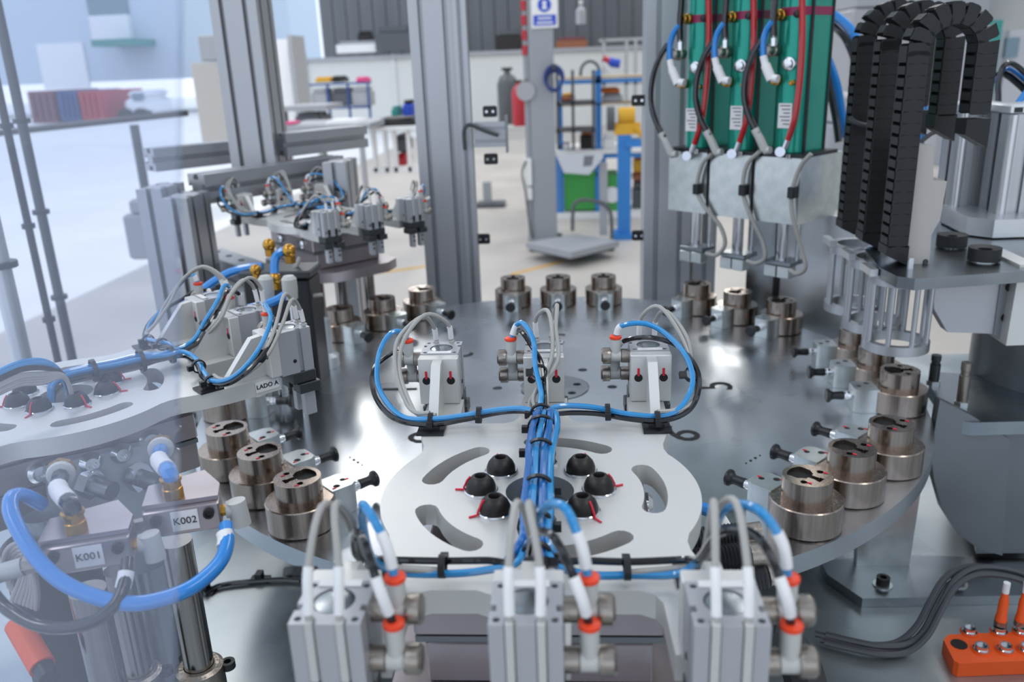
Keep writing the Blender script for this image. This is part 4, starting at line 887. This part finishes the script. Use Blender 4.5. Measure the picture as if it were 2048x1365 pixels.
hose('air_hose', 'large bright blue hose sweeping in a loop from K002 to the left', [Wt(x, y_, 0.49-0.05*math.sin(PI*i/14)) for i, (x, y_) in enumerate(bp)], 0.0042, 'blue_hose', n=12)
tag(MB().tube([Wt(449, 1066, .4835), Wt(452, 1080, .481), Wt(450, 1095, .478)], 0.0048, 12).build('marker_sleeve', 'label_white'), 'white marker sleeve on the large blue hose below K002', 'sleeve')
kp = [(255, 1120), (252, 1150), (245, 1180), (228, 1212), (190, 1242), (140, 1256), (85, 1254), (35, 1232), (0, 1205), (-40, 1150)]
hose('air_hose', 'black hose sweeping left from the K001 elbow', [Wt(x, y_, 0.455-0.02*math.sin(PI*i/9)) for i, (x, y_) in enumerate(kp)], 0.0034, 'black_tube', n=12)
tag(MB().tube([Wt(253, 1145, .449), Wt(250, 1160, .447), Wt(246, 1176, .4465)], 0.0042, 12).build('marker_sleeve', 'label_white'), 'white marker sleeve on the black hose below K001', 'sleeve')
def column(px, py, t_, r, lab, zt=None, ring=True, m='rod_steel', zb=-0.03):
    p = Wt(px, py, t_); o = empty('guide_column', (p.x, p.y, 0), 0, lab, 'column')
    MB().lathe([(r, DZ), (r, (zt if zt is not None else p.z))], 28).build('rod', m, o)
    if ring:
        MB().lathe([(r*1.6, DZ+0.0005), (r*1.6, zb), (r*1.35, zb+0.002), (r*1.04, zb+0.002), (r*1.04, zb-0.01)], 32).build('bushing', 'knurl', o)
        for a in (0.4, 2.5, 4.6):
            T = Matrix.Translation((r*1.85*math.cos(a), r*1.85*math.sin(a), zb-0.006)); MB().lathe([(r*0.5, 0), (r*0.5, 0.005), (r*.25, .005), (r*.25, .002)], 14, 0, T).build('lug', 'black_plastic', o)
    return o
column(352, 1082, 0.53, 0.0096, 'dark polished steel column below the K002 block', zb=0.034)
column(175, 1180, 0.50, 0.0105, 'polished steel column below the K001 block', ring=False)
column(235, 1140, 0.58, 0.0095, 'steel column between the K001 and K002 blocks behind glass', zb=0.0)
column(285, 1120, 0.64, 0.021, 'wide grey cylinder barrel behind the blue hose at left', ring=False, m='steel')
o = empty('drive_motor', (0, 0, 0), 0, 'dark motor housing at the lower left behind the grey cables', 'motor')
c = Wt(95, 1080, 0.60); MB().lathe([(0.030, DZ), (0.030, c.z), (0.024, c.z+0.004)], 28, 0, Matrix.Translation((c.x, c.y, 0))).build('casing', 'bolt_black', o)
MB().lathe([(0.012, c.z+0.004), (0.012, c.z+0.02)], 20, 0, Matrix.Translation((c.x, c.y, 0))).build('shaft', 'steel', o)
o = empty('orange_connector', (0, 0, 0), 0, 'orange cable connector low at the left edge', 'connector')
a, b = Wt(35, 1250, 0.52), Wt(85, 1335, 0.50)
MB().cyl(a, b, 0.0075, 14).build('sleeve', 'orange_box', o); MB().cyl(b, b+(b-a)*0.25, 0.006, 14).build('tip', 'black_plastic', o)
for i in range(7):
    a0 = i*0.5; pts = [Wt(20+i*4, 1175+i*5, .50), Wt(8+i*6, 1120+i*4, .485+.004*i), Wt(28+i*5, 1090+i*6, .48), Wt(52+i*3, 1105+i*8, .485), Wt(45+i*5, 1150+i*7, .49), Wt(25+i*8, 1200+i*3, .50)]
    hose('sensor_cable', 'grey cable loop %s in the tangle at the lower left edge' % ('outermost', 'second', 'third', 'fourth from outside', 'third from inside', 'second from inside', 'innermost')[i], pts, 0.0017, 'grey_cable', 'cable')

# far left arm slide, hoses and brass
TL = Matrix.Translation(ARMS[2][0]) @ Matrix.Rotation(ARMS[2][1], 4, 'Z')
o = empty('linear_slide', tuple(TL @ Vector((0, 0, -PT))), ARMS[2][1], 'long grey linear slide blocks under the far left arm', 'slide')
MB().box(-0.27, -0.05, -0.128, -0.082, 0.0505, 0.085, ch=0.002).build('slide_block', 'body_alu', o)
MB().box(-0.27, -0.03, -0.152, -0.090, 0.0005, 0.050, ch=0.002).build('slide_block', 'body_alu', o)
MB().box(-0.28, 0.13, -0.155, -0.105, -0.035, 0.0, ch=0.002).build('base_rail', 'steel', o)
for i in range(4):
    MB().lathe([(0.006, 0), (0.006, 0.0012)], 12, 0, Matrix.Translation((-0.24+i*0.055, -0.105, 0.085))).build('screw', 'dark_steel', o)
hose('air_hose', 'bright blue hose arching at the rear left below the arm', [Wt(x, y_, 1.12) for x, y_ in ((360, 620), (395, 590), (425, 566), (462, 545), (500, 536), (525, 534))], 0.0058, 'blue_hose')
hose('air_hose', 'bright blue hose bending up into the rear brass ball', [Wt(x, y_, 1.05) for x, y_ in ((549, 550), (549, 528), (553, 512), (566, 503), (574, 502))], 0.0056, 'blue_hose')
hose('air_hose', 'bright blue hose rising to the white elbow at rear left', [Wt(x, y_, 1.0) for x, y_ in ((498, 618), (530, 610), (556, 600), (572, 590))], 0.0056, 'blue_hose')
for px, py, t_, r, lab in ((538, 490, 1.1, .0085, 'upper left brass fitting at the rear left'), (578, 502, 1.05, .0090, 'round brass fitting at the rear left'), (511, 540, 1.08, .0075, 'lower left brass fitting at the rear left'), (550, 557, 1.05, .0080, 'lower right brass fitting at the rear left')):
    p = Wt(px, py, t_); o = empty('brass_fitting', tuple(p), 0, lab, 'fitting')
    MB().sphere((0, 0, 0), r).build('ball', 'brass', o); MB().lathe([(r*.8, -r*1.7), (r*.8, -r*.7)], 6).build('hex_nut', 'brass', o)
for px, py, t_, lab in ((580, 578, 1.0, 'right'), (533, 577, 1.02, 'left')):
    p = Wt(px, py, t_); o = empty('valve_fitting', tuple(p), 0, '%s pale elbow fitting on a steel rod at rear left' % lab, 'fitting')
    MB().lathe([(0.008, -0.012), (0.009, 0.0), (0.009, 0.012), (0.006, 0.016)], 14).build('elbow', 'fitting_grey', o)
    MB().cyl((0, 0, DZ-p.z), (0.0, 0, -0.0121), 0.0032).build('rod', 'chrome', o)
o = empty('black_cylinder', (0, 0, 0), 0, 'black pneumatic cylinder block behind the left arm grippers', 'cylinder')
p = Wt(560, 640, 1.12); MB().box(p.x-0.045, p.x+0.045, p.y, p.y+0.05, DZ, p.z+0.055, ch=0.003).build('casing', 'black_plastic', o)
MB().box(p.x-0.048, p.x+0.048, p.y-0.002, p.y+0.052, p.z+0.0552, p.z+0.066, ch=0.002).build('head', 'dark_steel', o)
p = Wt(640, 620, 1.2); o = empty('stop_cylinder', (p.x, p.y, 0), 0, 'pale stepped cylinder hanging by the far left nests', 'cylinder')
MB().lathe([(0.020, -0.02), (0.020, 0.015), (0.012, 0.02), (0.012, 0.07)], 24).build('barrel', 'bright_alu', o); MB().lathe([(0.015, DZ), (0.015, -0.02)], 20).build('lower_barrel', 'bolt_black', o)
hose('sensor_cable', 'grey cable coiled beside the far left arm support', [Wt(x, y_, 1.12) for x, y_ in ((600, 515), (588, 545), (592, 568), (612, 572), (618, 556), (604, 550), (594, 570), (612, 592), (645, 590))], 0.0030, 'grey_cable', 'cable')

# ------------------------------------------------------------------ polycarbonate guard panel on the left, between camera and machine
YG = -0.80
gp = slab(MB(), [Wy(x, y_, YG) for x, y_ in ((355, -60), (345, 1430), (-500, 1430), (-500, -60))], (0, -1, 0), 0.004).build('guard_screen', 'guard_glass')
tag(gp, 'clear reflective plastic guard screen over the left of the view', 'glass screen')
# ------------------------------------------------------------------ workshop behind
def B(name, x0, x1, yt, yb, Y, d, m, parent=None, ch=0, mb=None):
    """box whose front face fills the given outline at distance Y"""
    xm, ym = (x0+x1)/2, (yt+yb)/2; mm = mb or MB()
    xa, xb = Wy(x0, ym, Y).x, Wy(x1, ym, Y).x; za, zb = Wy(xm, yb, Y).z, Wy(xm, yt, Y).z
    mm.box(xa, xb, Y, Y+d, za, zb, ch=ch)
    return mm if mb else mm.build(name, m, parent)
def T_(name, label, cat, group=None): return empty(name, (0, 0, 0), 0, label, cat, group)
# steel column with sign
YC_ = 5.9
cl = T_('steel_column', 'grey steel building column in the middle of the workshop', 'column')
a = Wy(1068, 480, YC_); b = Wy(1114, 480, YC_)
MB().box(a.x, b.x, YC_, YC_+0.2, FZ, 4.25).build('shaft', 'column_grey', cl)
MB().box(a.x-0.045, a.x-0.005, YC_+0.02, YC_+0.10, FZ, 4.25).build('conduit', 'column_grey', cl)
MB().box(a.x-0.05, b.x+0.03, YC_-0.03, YC_+0.23, FZ+0.001, FZ+0.02).build('base_plate', 'column_grey', cl)
for i in range(5):
    q = Wy(1054, -20+i*30, YC_); MB().box(a.x-0.050, a.x-0.010, YC_+0.008, YC_+0.0195, q.z-0.036, q.z+0.036).build('red_band', 'red_crate', cl)
sg = T_('safety_sign', 'white safety sign with blue figure and blue text panel on the column', 'sign')
s0 = Wy(1063, 57, YC_-0.02); s1 = Wy(1115, -25, YC_-0.02)
MB().box(s0.x, s1.x, YC_-0.012, YC_-0.004, s0.z, s1.z).build('board', 'label_white', sg)
cx = (s0.x+s1.x)/2; zc = Wy(1089, 10, YC_).z
MB().lathe([(0.052, 0), (0.052, 0.003)], 28, 0, fr((cx, YC_-0.012, zc), (1, 0, 0), (0, -1, 0))).build('round_pictogram', 'sign_blue', sg)
MB().lathe([(0.016, 0), (0.016, 0.002)], 18, 0, fr((cx, YC_-0.0152, zc+0.014), (1, 0, 0), (0, -1, 0))).prism([(-0.02, -0.03), (0.02, -0.03), (0.012, -0.004), (-0.012, -0.004)], 0, 0.002, T=fr((cx, YC_-0.0152, zc), (1, 0, 0), (0, -1, 0))).build('figure', 'label_white', sg)
z1 = Wy(1089, 30, YC_).z; z0 = Wy(1089, 51, YC_).z
tp = MB().box(s0.x+0.016, s1.x-0.016, YC_-0.015, YC_-0.0121, z0, z1).build('text_panel', 'sign_blue', sg)
for i in range(2): MB().box(s0.x+0.04+0.01*i, s1.x-0.04-0.01*i, YC_-0.0165, YC_-0.0151, z0+0.014+0.032*i, z0+0.026+0.032*i).build('text_line', 'label_white', tp)
co = T_('hose_coil', 'dark blue hose coil hanging on the right of the column', 'hose coil')
c = Wy(1108, 155, YC_-0.05); mb = MB()
for i in range(4):
    mb.tube([c+Vector(((0.075-0.004*i)*math.cos(a_), -0.02+0.016*i, (0.09-0.005*i)*math.sin(a_)-0.01*i)) for a_ in [j*2*PI/14 for j in range(15)]], 0.010, 6, sub=1)
mb.build('coil', 'navy', co)
MB().box(c.x-0.015, c.x+0.015, YC_-0.08, YC_, c.z+0.06, c.z+0.10).build('hook', 'dark_steel', co)
pc = T_('power_box', 'cream socket strip with trailing cable on the column', 'socket box')
B('box', 1049, 1063, 318, 372, YC_-0.03, 0.05, 'label_white', pc); B('box', 1050, 1064, 376, 400, YC_-0.03, 0.05, 'label_white', pc)
MB().tube([Wy(1052, 322, YC_-.04), Wy(1044, 345, YC_-.05), Wy(1050, 380, YC_-.05), Wy(1058, 440, YC_-.04), Wy(1066, 478, YC_-.04)], 0.008, 6).build('cable', 'crate_grey', pc)
# extinguisher and gas bottle
def bottle(px, pyb, pyt, Y, r, m, lab, name, cat):
    a = Wy(px, pyb, Y); h = Wy(px, pyt, Y).z-a.z; o = T_(name, lab, cat); T = Matrix.Translation((a.x, Y, a.z))
    MB().lathe([(r*.9, 0), (r, r*.3), (r, h*.72), (r*.75, h*.84), (r*.3, h*.9), (r*.3, h*.95)], 20, 0, T).build('vessel', m, o)
    MB().box(-r*.5, r*.5, -r*.3, r*.3, h*.95, h, T=T).build('valve', 'black_plastic', o); return o, a, h
bottle(1040, 252, 160, 8.0, 0.075, 'red_crate', 'red fire extinguisher left of the grey column', 'fire_extinguisher', 'extinguisher')
bottle(1018, 248, 135, 8.6, 0.115, 'crate_grey', 'dark gas bottle left of the fire extinguisher', 'gas_bottle', 'gas bottle')
sv = T_('hose_reel', 'grey pressure gauge and red handle beside the column', 'gauge')
p = Wy(1052, 182, 5.93); MB().lathe([(0.07, 0), (0.075, 0.02), (0.075, 0.05)], 20, 0, fr(p, (1, 0, 0), (0, -1, 0))).build('dial', 'crate_light', sv)
B('bracket', 1047, 1055, 160, 176, 5.92, 0.04, 'red_crate', sv)
# platform trolley scale
sc = T_('platform_scale', 'grey wheeled platform scale on the floor with display post', 'platform scale')
zt = FZ+0.125
tops = [Wz(x, y_, zt) for x, y_ in ((1052, 486), (1142, 505), (1238, 482), (1150, 468))]
slab(MB(), tops, (0, 0, 1), 0.045).build('platform', 'column_grey', sc)
slab(MB(), [Wz(x, y_, zt-0.048) for x, y_ in ((1058, 494), (1142, 512), (1230, 492), (1150, 478))], (0, 0, 1), 0.03).build('under_frame', 'crate_grey', sc)
for px, py in ((1065, 498), (1140, 515), (1222, 497), (1120, 480)):
    q = Wz(px, py+5, FZ); MB().cyl((q.x-0.02, q.y, FZ+0.036), (q.x+0.02, q.y, FZ+0.036), 0.035, 16).build('wheel', 'black_rubber', sc)
pb = Wz(1207, 470, zt); zd = Wy(1207, 325, pb.y).z
MB().box(pb.x-0.03, pb.x+0.03, pb.y-0.02, pb.y+0.02, zt, zd).build('post', 'column_grey', sc)
pd = Wy(1162, 322, pb.y); ds = slab(MB(), [Wy(x, y_, pb.y-0.05) for x, y_ in ((1112, 310), (1208, 306), (1205, 318), (1178, 350), (1128, 346))], (0, -1, 0.2), 0.05).build('display', 'body_alu', sc)
slab(MB(), [Wy(x, y_, pb.y-0.053) for x, y_ in ((1168, 312), (1188, 311), (1184, 332), (1166, 334))], (0, -1, 0.2), 0.003).build('screen', 'ink_grey', ds)
MB().tube([Wy(x, y_, pb.y-0.03) for x, y_ in ((1145, 462), (1146, 420), (1152, 405), (1170, 400), (1195, 404), (1213, 412), (1222, 432), (1224, 478))], 0.014, 8).build('handle', 'crate_grey', sc)
# blue pillar with grinder
YB = Wz(1248, 478, FZ).y
bp_ = T_('grinder_pedestal', 'bright blue pedestal column standing on the workshop floor', 'pedestal')
B('column', 1236, 1262, 270, 476, YB, 0.14, 'bench_blue', bp_); B('foot', 1227, 1264, 470, 481, YB-0.05, 0.26, 'bench_blue', bp_); B('shelf', 1250, 1285, 280, 295, YB-0.02, 0.2, 'bench_blue', bp_)
gr = T_('bench_grinder', 'yellow bench grinder with dark guard on the blue pedestal', 'grinder')
p = Wy(1255, 232, YB); MB().cyl((p.x-0.07, YB+0.05, p.z), (p.x+0.06, YB+0.05, p.z), 0.065, 20).build('motor', 'yellow_paint', gr)
MB().cyl((p.x-0.16, YB+0.05, p.z-0.02), (p.x-0.10, YB+0.05, p.z-0.02), 0.095, 20).build('wheel_guard', 'crate_grey', gr)
zt2 = Wy(1248, 270, YB).z
MB().box(p.x-0.10, p.x+0.10, YB, YB+0.12, zt2+0.001, p.z-0.055).build('base', 'yellow_paint', gr)
MB().tube([Wy(1268, 255, YB), Wy(1278, 262, YB), Wy(1284, 275, YB)], 0.02, 8).build('tool_rest', 'yellow_paint', gr)
# blue work bench
YW = 6.9
wb = T_('work_bench', 'bright blue steel work bench with wooden top shelf', 'bench')
for x0, x1, yt, yb in ((1191, 1203, 140, 330), (1191, 1203, 330, 440), (1118, 1126, 160, 440)): B('upright', x0, x1, yt, yb, YW, 0.06, 'bench_blue', wb)
B('top_rail', 1128, 1300, 158, 166, YW, 0.04, 'bench_blue', wb); B('shelf_board', 1118, 1300, 152, 157, YW, 0.5, 'wood_board', wb)
B('middle_board', 1118, 1300, 206.6, 210, YW, 0.5, 'wood_board', wb); B('bench_top', 1108, 1300, 300, 308, YW-0.1, 0.7, 'label_white', wb); B('front_rail', 1110, 1300, 309, 317, YW-0.08, 0.05, 'bench_blue', wb)
B('lower_shelf', 1108, 1300, 425, 443, YW-0.05, 0.7, 'label_white', wb); B('lower_rail', 1108, 1300, 444, 452, YW-0.03, 0.05, 'bench_blue', wb)
for x0 in (1110, 1203, 1290): B('leg', x0, x0+9, 317, 452, YW-0.02, 0.06, 'bench_blue', wb)
cr = T_('storage_crate', 'large green plastic crate on the lower shelf of the blue bench', 'crate')
B('tub', 1128, 1192, 352, 420, YW+0.02, 0.4, 'green_crate', cr); B('rim', 1125, 1195, 347, 353, YW, 0.44, 'green_crate', cr)
cr = T_('storage_crate', 'green crate with round white sticker behind the scale post', 'crate')
B('tub', 1205, 1236, 350, 422, YW+0.02, 0.4, 'green_crate', cr); p = Wy(1224, 390, YW+0.01)
MB().lathe([(0.075, 0), (0.075, 0.004)], 20, 0, fr(p, (1, 0, 0), (0, -1, 0))).build('sticker', 'label_white', cr)
dr = T_('tool_rack', 'dark tool rack between the column and the blue upright', 'rack')
for yt in (203, 318-60): B('shelf', 1112, 1190, yt, yt+6, YW-0.3, 0.3, 'crate_grey', dr)
for x0 in (1112, 1143, 1184): B('upright', x0, x0+6, 140, 300, YW-0.3, 0.04, 'crate_grey', dr)
def item(name, lab, cat, x0, x1, yt, yb, Y, d, m, lid=None):
    o = T_(name, lab, cat); B('body', x0, x1, yt+ (yb-yt)*0.25, yb, Y, d, m, o, ch=0.01); B('cover', x0+(x1-x0)*.08, x1-(x1-x0)*.08, yt, yt+(yb-yt)*0.24, Y+0.01, d*.8, lid or m, o, ch=0.01); return o
item('tool_case', 'dark machine part on the white bench top', 'machine part', 1160, 1190, 262, 299, YW, 0.2, 'bolt_black', 'brown')
item('parcel', 'white box on the bench left of the blue upright', 'box', 1112, 1140, 284, 299, YW, 0.2, 'label_white')
item('parcel', 'white box on the bench right of the blue upright', 'box', 1206, 1230, 270, 299, YW, 0.2, 'label_white')
item('parts_bin', 'yellow and brown parts bin at the right end of the bench', 'bin', 1268, 1290, 312, 345, YW+0.1, 0.2, 'yellow_paint', 'brown')
item('parts_bin', 'orange parts bin behind the blue pedestal', 'bin', 1266, 1292, 345, 362, YW+0.1, 0.2, 'brown')
item('parts_bin', 'dark bin on the lower shelf behind the pedestal', 'bin', 1266, 1290, 365, 420, YW+0.1, 0.2, 'crate_grey')
item('parts_bin', 'small yellow brown box on the dark rack', 'bin', 1122, 1150, 187, 202, YW-0.28, 0.2, 'brown', 'yellow_paint')
item('hard_hat', 'orange dish on the grey box below the top shelf', 'dish', 1192, 1240, 176, 186, YW+0.1, 0.3, 'orange_fabric')
item('storage_crate', 'light grey box under the orange dish', 'crate', 1205, 1245, 187, 205, YW+0.1, 0.3, 'crate_light')
o = T_('tubing_coil', 'black cable hoop on the wooden top shelf', 'cable hoop'); c = Wy(1180, 146, YW+0.1)
MB().tube([c+Vector((0.085*math.cos(a_), 0, 0.10*math.sin(a_))) for a_ in [PI*j/10 for j in range(11)]], 0.014, 6).build('hoop', 'crate_grey', o)
MB().box(c.x-0.1, c.x-0.07, YW+.07, YW+.13, c.z-0.02, c.z).build('clamp', 'dark_steel', o)
o = T_('drill', 'red white and blue power tool on the wooden top shelf', 'tool')
MB().cyl(Wy(1208, 120, YW+.1), Wy(1222, 146, YW+.1), 0.03, 12).build('handle', 'label_white', o); MB().cyl(Wy(1218, 124, YW+.1), Wy(1240, 128, YW+.1), 0.04, 14).build('motor', 'sign_blue', o); MB().cyl(Wy(1206, 117, YW+.1), Wy(1218, 124, YW+.1), 0.035, 12).build('nose', 'red_crate', o)
bo = T_('spray_bottle', 'grey spray bottle standing high in front of the dark wall', 'bottle')
p = Wy(1162, 48, 7.4); MB().lathe([(0.045, 0), (0.045, 0.12), (0.018, 0.15), (0.018, 0.18)], 16, 0, Matrix.Translation(p)).build('vessel', 'crate_light', bo); MB().box(-0.02, 0.02, -0.015, 0.015, 0.18, 0.205, T=Matrix.Translation(p)).build('cap', 'label_white', bo)
sf = T_('wall_shelf', 'grey shelving frame at the right behind the wooden shelf', 'shelving')
for x0 in (1205, 1250, 1268): B('upright', x0, x0+6, 80, 210, 9.0, 0.05, 'crate_light', sf)
B('shelf', 1200, 1290, 76, 81, 9.0, 0.4, 'crate_light', sf); B('shelf', 1200, 1290, 165, 170, 9.0, 0.4, 'crate_light', sf)
# things on the low partition
item('wall_machine', 'white instrument box on the partition ledge', 'instrument', 672, 762, 82, 106, 18.85, 0.2, 'label_white', 'crate_light')
item('monitor', 'large dark monitor on the partition ledge', 'monitor', 750, 822, 52, 102, 18.7, 0.2, 'crate_grey', 'crate_grey')
item('equipment_case', 'dark equipment lump on the ledge right of the double post', 'case', 992, 1042, 60, 100, 18.85, 0.2, 'bolt_black', 'crate_grey')
item('fabric_bundle', 'brown red fabric bundle on the partition ledge', 'bundle', 1112, 1175, 74, 100, 18.85, 0.2, 'brown', 'dark_red')
item('reel', 'dark reel behind the white instrument box', 'reel', 715, 745, 62, 84, 18.95, 0.1, 'bolt_black')
for i, x0 in enumerate((612, 786, 1240)):
    struct(B('trim_%d' % (3+i), x0, x0+8, 108, 250, 18.86, 0.03, 'wall_white'))
# blue trolley rack with grey crates
YT = 12.5
tr = T_('trolley_rack', 'dark blue tubular trolley rack holding grey crates by the partition', 'trolley')
for x0 in (618, 658, 698, 738): B('upright', x0, x0+4, 168, 290, YT, 0.04, 'rack_blue', tr)
B('rail', 618, 742, 166, 170, YT, 0.04, 'rack_blue', tr); B('rail', 618, 742, 214, 218, YT, 0.04, 'rack_blue', tr); B('rail', 618, 742, 246, 250, YT, 0.04, 'rack_blue', tr)
for i, (x0, x1, yt, yb, m, l) in enumerate(((623, 654, 178, 212, 'crate_light', 'light grey crate at left in the blue trolley rack'), (663, 696, 176, 213, 'crate_grey', 'grey crate in the middle of the blue trolley rack'),
      (703, 736, 174, 213, 'crate_light', 'light crate at right in the blue trolley rack'), (630, 660, 154, 165, 'yellow_paint', 'yellow case on top of the blue trolley rack'),
      (664, 682, 152, 165, 'bolt_black', 'black bag on top of the blue trolley rack'), (712, 728, 154, 165, 'pink', 'pink red bag on top of the blue trolley rack'))):
    item('storage_crate' if i < 3 else 'bag', l, 'crate' if i < 3 else 'bag', x0, x1, yt, yb, YT+0.05, 0.5, m)
# grey bench on the left with pink and white things
gb = T_('grey_bench', 'long pale grey bench behind the rear profile beams', 'bench')
B('top', 556, 740, 250, 262, 5.2, 0.7, 'crate_light', gb)
for x0 in (560, 640, 722): B('leg', x0, x0+8, 262, 400, 5.25, 0.05, 'crate_light', gb)
gt = T_('grey_table', 'grey topped table behind the pale bench', 'table')
B('top', 566, 652, 212, 222, 7.0, 0.6, 'crate_light', gt)
for x0 in (570, 640): B('leg', x0, x0+8, 222, 330, 7.05, 0.05, 'crate_grey', gt)
item('plastic_tub', 'dark grey tub under the grey topped table', 'tub', 590, 640, 226, 252, 7.0, 0.4, 'crate_grey')
item('cloth', 'bright pink cloth on the pale bench', 'cloth', 566, 586, 244, 250, 5.3, 0.2, 'pink'); item('parcel', 'flat white tray on the pale bench', 'tray', 650, 716, 240, 250, 5.3, 0.3, 'label_white')
rt = T_('side_table', 'white framed side table with dark clutter beside the double post', 'table')
B('top', 742, 836, 254, 261, 5.6, 0.6, 'label_white', rt)
for x0 in (745, 768, 786, 814): B('leg', x0, x0+7, 261, 345, 5.65, 0.05, 'label_white', rt)
B('bottom_rail', 742, 840, 335, 345, 5.65, 0.05, 'label_white', rt)
item('tool_case', 'black tool case on the white framed side table', 'case', 752, 830, 236, 253, 5.7, 0.4, 'bolt_black')
item('bucket', 'blue bucket behind the black tool case', 'bucket', 805, 824, 200, 234, 6.1, 0.2, 'sign_blue', 'bolt_black')
item('storage_crate', 'red crate under the white framed side table', 'crate', 792, 812, 308, 332, 5.8, 0.3, 'red_crate'); item('storage_crate', 'dark grey crate above the red crate', 'crate', 790, 812, 270, 304, 5.8, 0.3, 'crate_grey')
item('tin', 'small teal tin on the side table', 'tin', 782, 798, 212, 234, 6.1, 0.2, 'teal')
st_ = T_('floor_stand', 'low grey stand on the floor left of the column', 'stand')
YF = Wz(985, 415, FZ).y
B('post', 966, 982, 365, 410, YF, 0.08, 'column_grey', st_); B('foot', 952, 1008, 408, 418, YF-0.05, 0.25, 'crate_grey', st_)
fr_ = T_('door_frame', 'pale upright cabinet frame behind the tall rear post', 'cabinet')
B('panel', 560, 584, 78, 250, 9.5, 0.5, 'label_white', fr_); B('edge', 584, 592, 70, 250, 9.4, 0.5, 'crate_light', fr_)
# cabinets at upper left seen past the post
item('machine_cabinet', 'beige grey cabinet behind the tall rear post at upper left', 'cabinet', 392, 460, 70, 285, 7.5, 0.8, 'beige_cover', 'crate_light')
# right background
rb = T_('control_cabinet', 'pale machine cabinet with teal strip and screen at the far right', 'cabinet')
B('casing', 1995, 2075, 60, 420, 3.6, 0.5, 'body_alu', rb); B('strip', 1985, 1996, 40, 200, 3.55, 0.1, 'teal', rb); B('screen', 2012, 2038, 75, 115, 3.57, 0.03, 'facade_dark', rb)
item('machine_cabinet', 'lilac grey machine body behind the thick blue hoses', 'cabinet', 1655, 1800, 190, 420, 3.4, 0.6, 'column_grey', 'crate_light')
item('wall_machine', 'tall pale machine housing behind the cable chains', 'machine', 1700, 1860, -40, 180, 6.5, 0.8, 'crate_light', 'crate_light')
item('machine_cabinet', 'dark panel machine to the right of the chains', 'machine', 1880, 1990, -30, 330, 5.0, 0.5, 'crate_light', 'column_grey')

# ------------------------------------------------------------------ yard seen at the left
fa = T_('warehouse', 'pale blue warehouse facade across the yard at left', 'building')
q = Wz(150, 215, FZ); YA = 34
B('wall', -900, 560, -420, 178, YA, 4, 'facade', fa)
B('canopy', 182, 262, 78, 92, YA-2.0, 2.0, 'teal', fa); B('sign_panel', 180, 258, 30, 78, YA-0.3, 0.3, 'van_white', fa); B('window', 170, 250, -60, 36, YA-0.1, 0.1, 'facade_dark', fa); B('door', 80, 172, 86, 178, YA-0.1, 0.1, 'van_white', fa)
YK = Wz(120, 246, FZ).y
for x0, x1, m, l in ((60, 112, 'dark_red', 'dark red brown container in the yard'), (118, 158, 'rack_blue', 'blue container in the yard'), (160, 206, 'red_crate', 'red container in the yard')):
    o = T_('container', l, 'container'); B('shell', x0, x1, 182, 246-(x0-60)*.06, YK, 3, m, o)
    for i in range(4): B('rib', x0+4+i*(x1-x0)/4, x0+7+i*(x1-x0)/4, 186, 240-(x0-60)*.06, YK-0.12, 0.1, m, o)
vn = T_('van', 'white van parked in the bright yard', 'van')
YV = Wz(265, 240, FZ).y
B('body', 246, 292, 196, 234, YV, 2.2, 'van_white', vn, ch=0.15); B('roof', 252, 288, 182, 196, YV+.1, 2.0, 'van_white', vn, ch=0.15); B('window', 264, 286, 186, 200, YV-0.02, 0.1, 'facade_dark', vn)
for x in (254, 284): p = Wy(x, 234, YV); MB().cyl((p.x, YV-0.1, p.z), (p.x, YV+0.3, p.z), 0.3, 16).build('wheel', 'black_rubber', vn)
gb_ = T_('guard_rail', 'dark horizontal guard rail across the open hall side', 'rail')
MB().cyl(Wt(-40, 270, 3.4), Wt(375, 226, 3.9), 0.014, 10).build('rail', 'dark_steel', gb_)
a = Wt(268, 250, 3.75); MB().cyl((a.x, a.y, a.z-0.5), (a.x, a.y, a.z), 0.02, 10).build('rail_post', 'crate_grey', gb_)
for i, (px, py, t_, r, m, l) in enumerate(((30, 330, 1.35, 0.006, 'black_rubber', 'thin black upright rod at the far left edge'), (62, 330, 1.5, 0.0085, 'dark_steel', 'dark upright rod second from the left edge'),
       (8, 560, 1.1, 0.012, 'bright_alu', 'bright upright tube at the left edge'))):
    p = Wt(px, py, t_); o = T_('guard_rod', l, 'rod'); MB().cyl((p.x, p.y, DZ), (p.x, p.y, 0.9), r, 12).build('rod', m, o)
    for zz in (0.02, 0.18, 0.34): MB().cyl((p.x, p.y, zz), (p.x, p.y, zz+0.008), r*1.7, 12).build('clamp', 'black_plastic', o)
item('machine_cabinet', 'grey blue cabinet beyond the glass at left', 'cabinet', 250, 330, 400, 520, 2.4, 0.3, 'column_grey', 'column_grey')
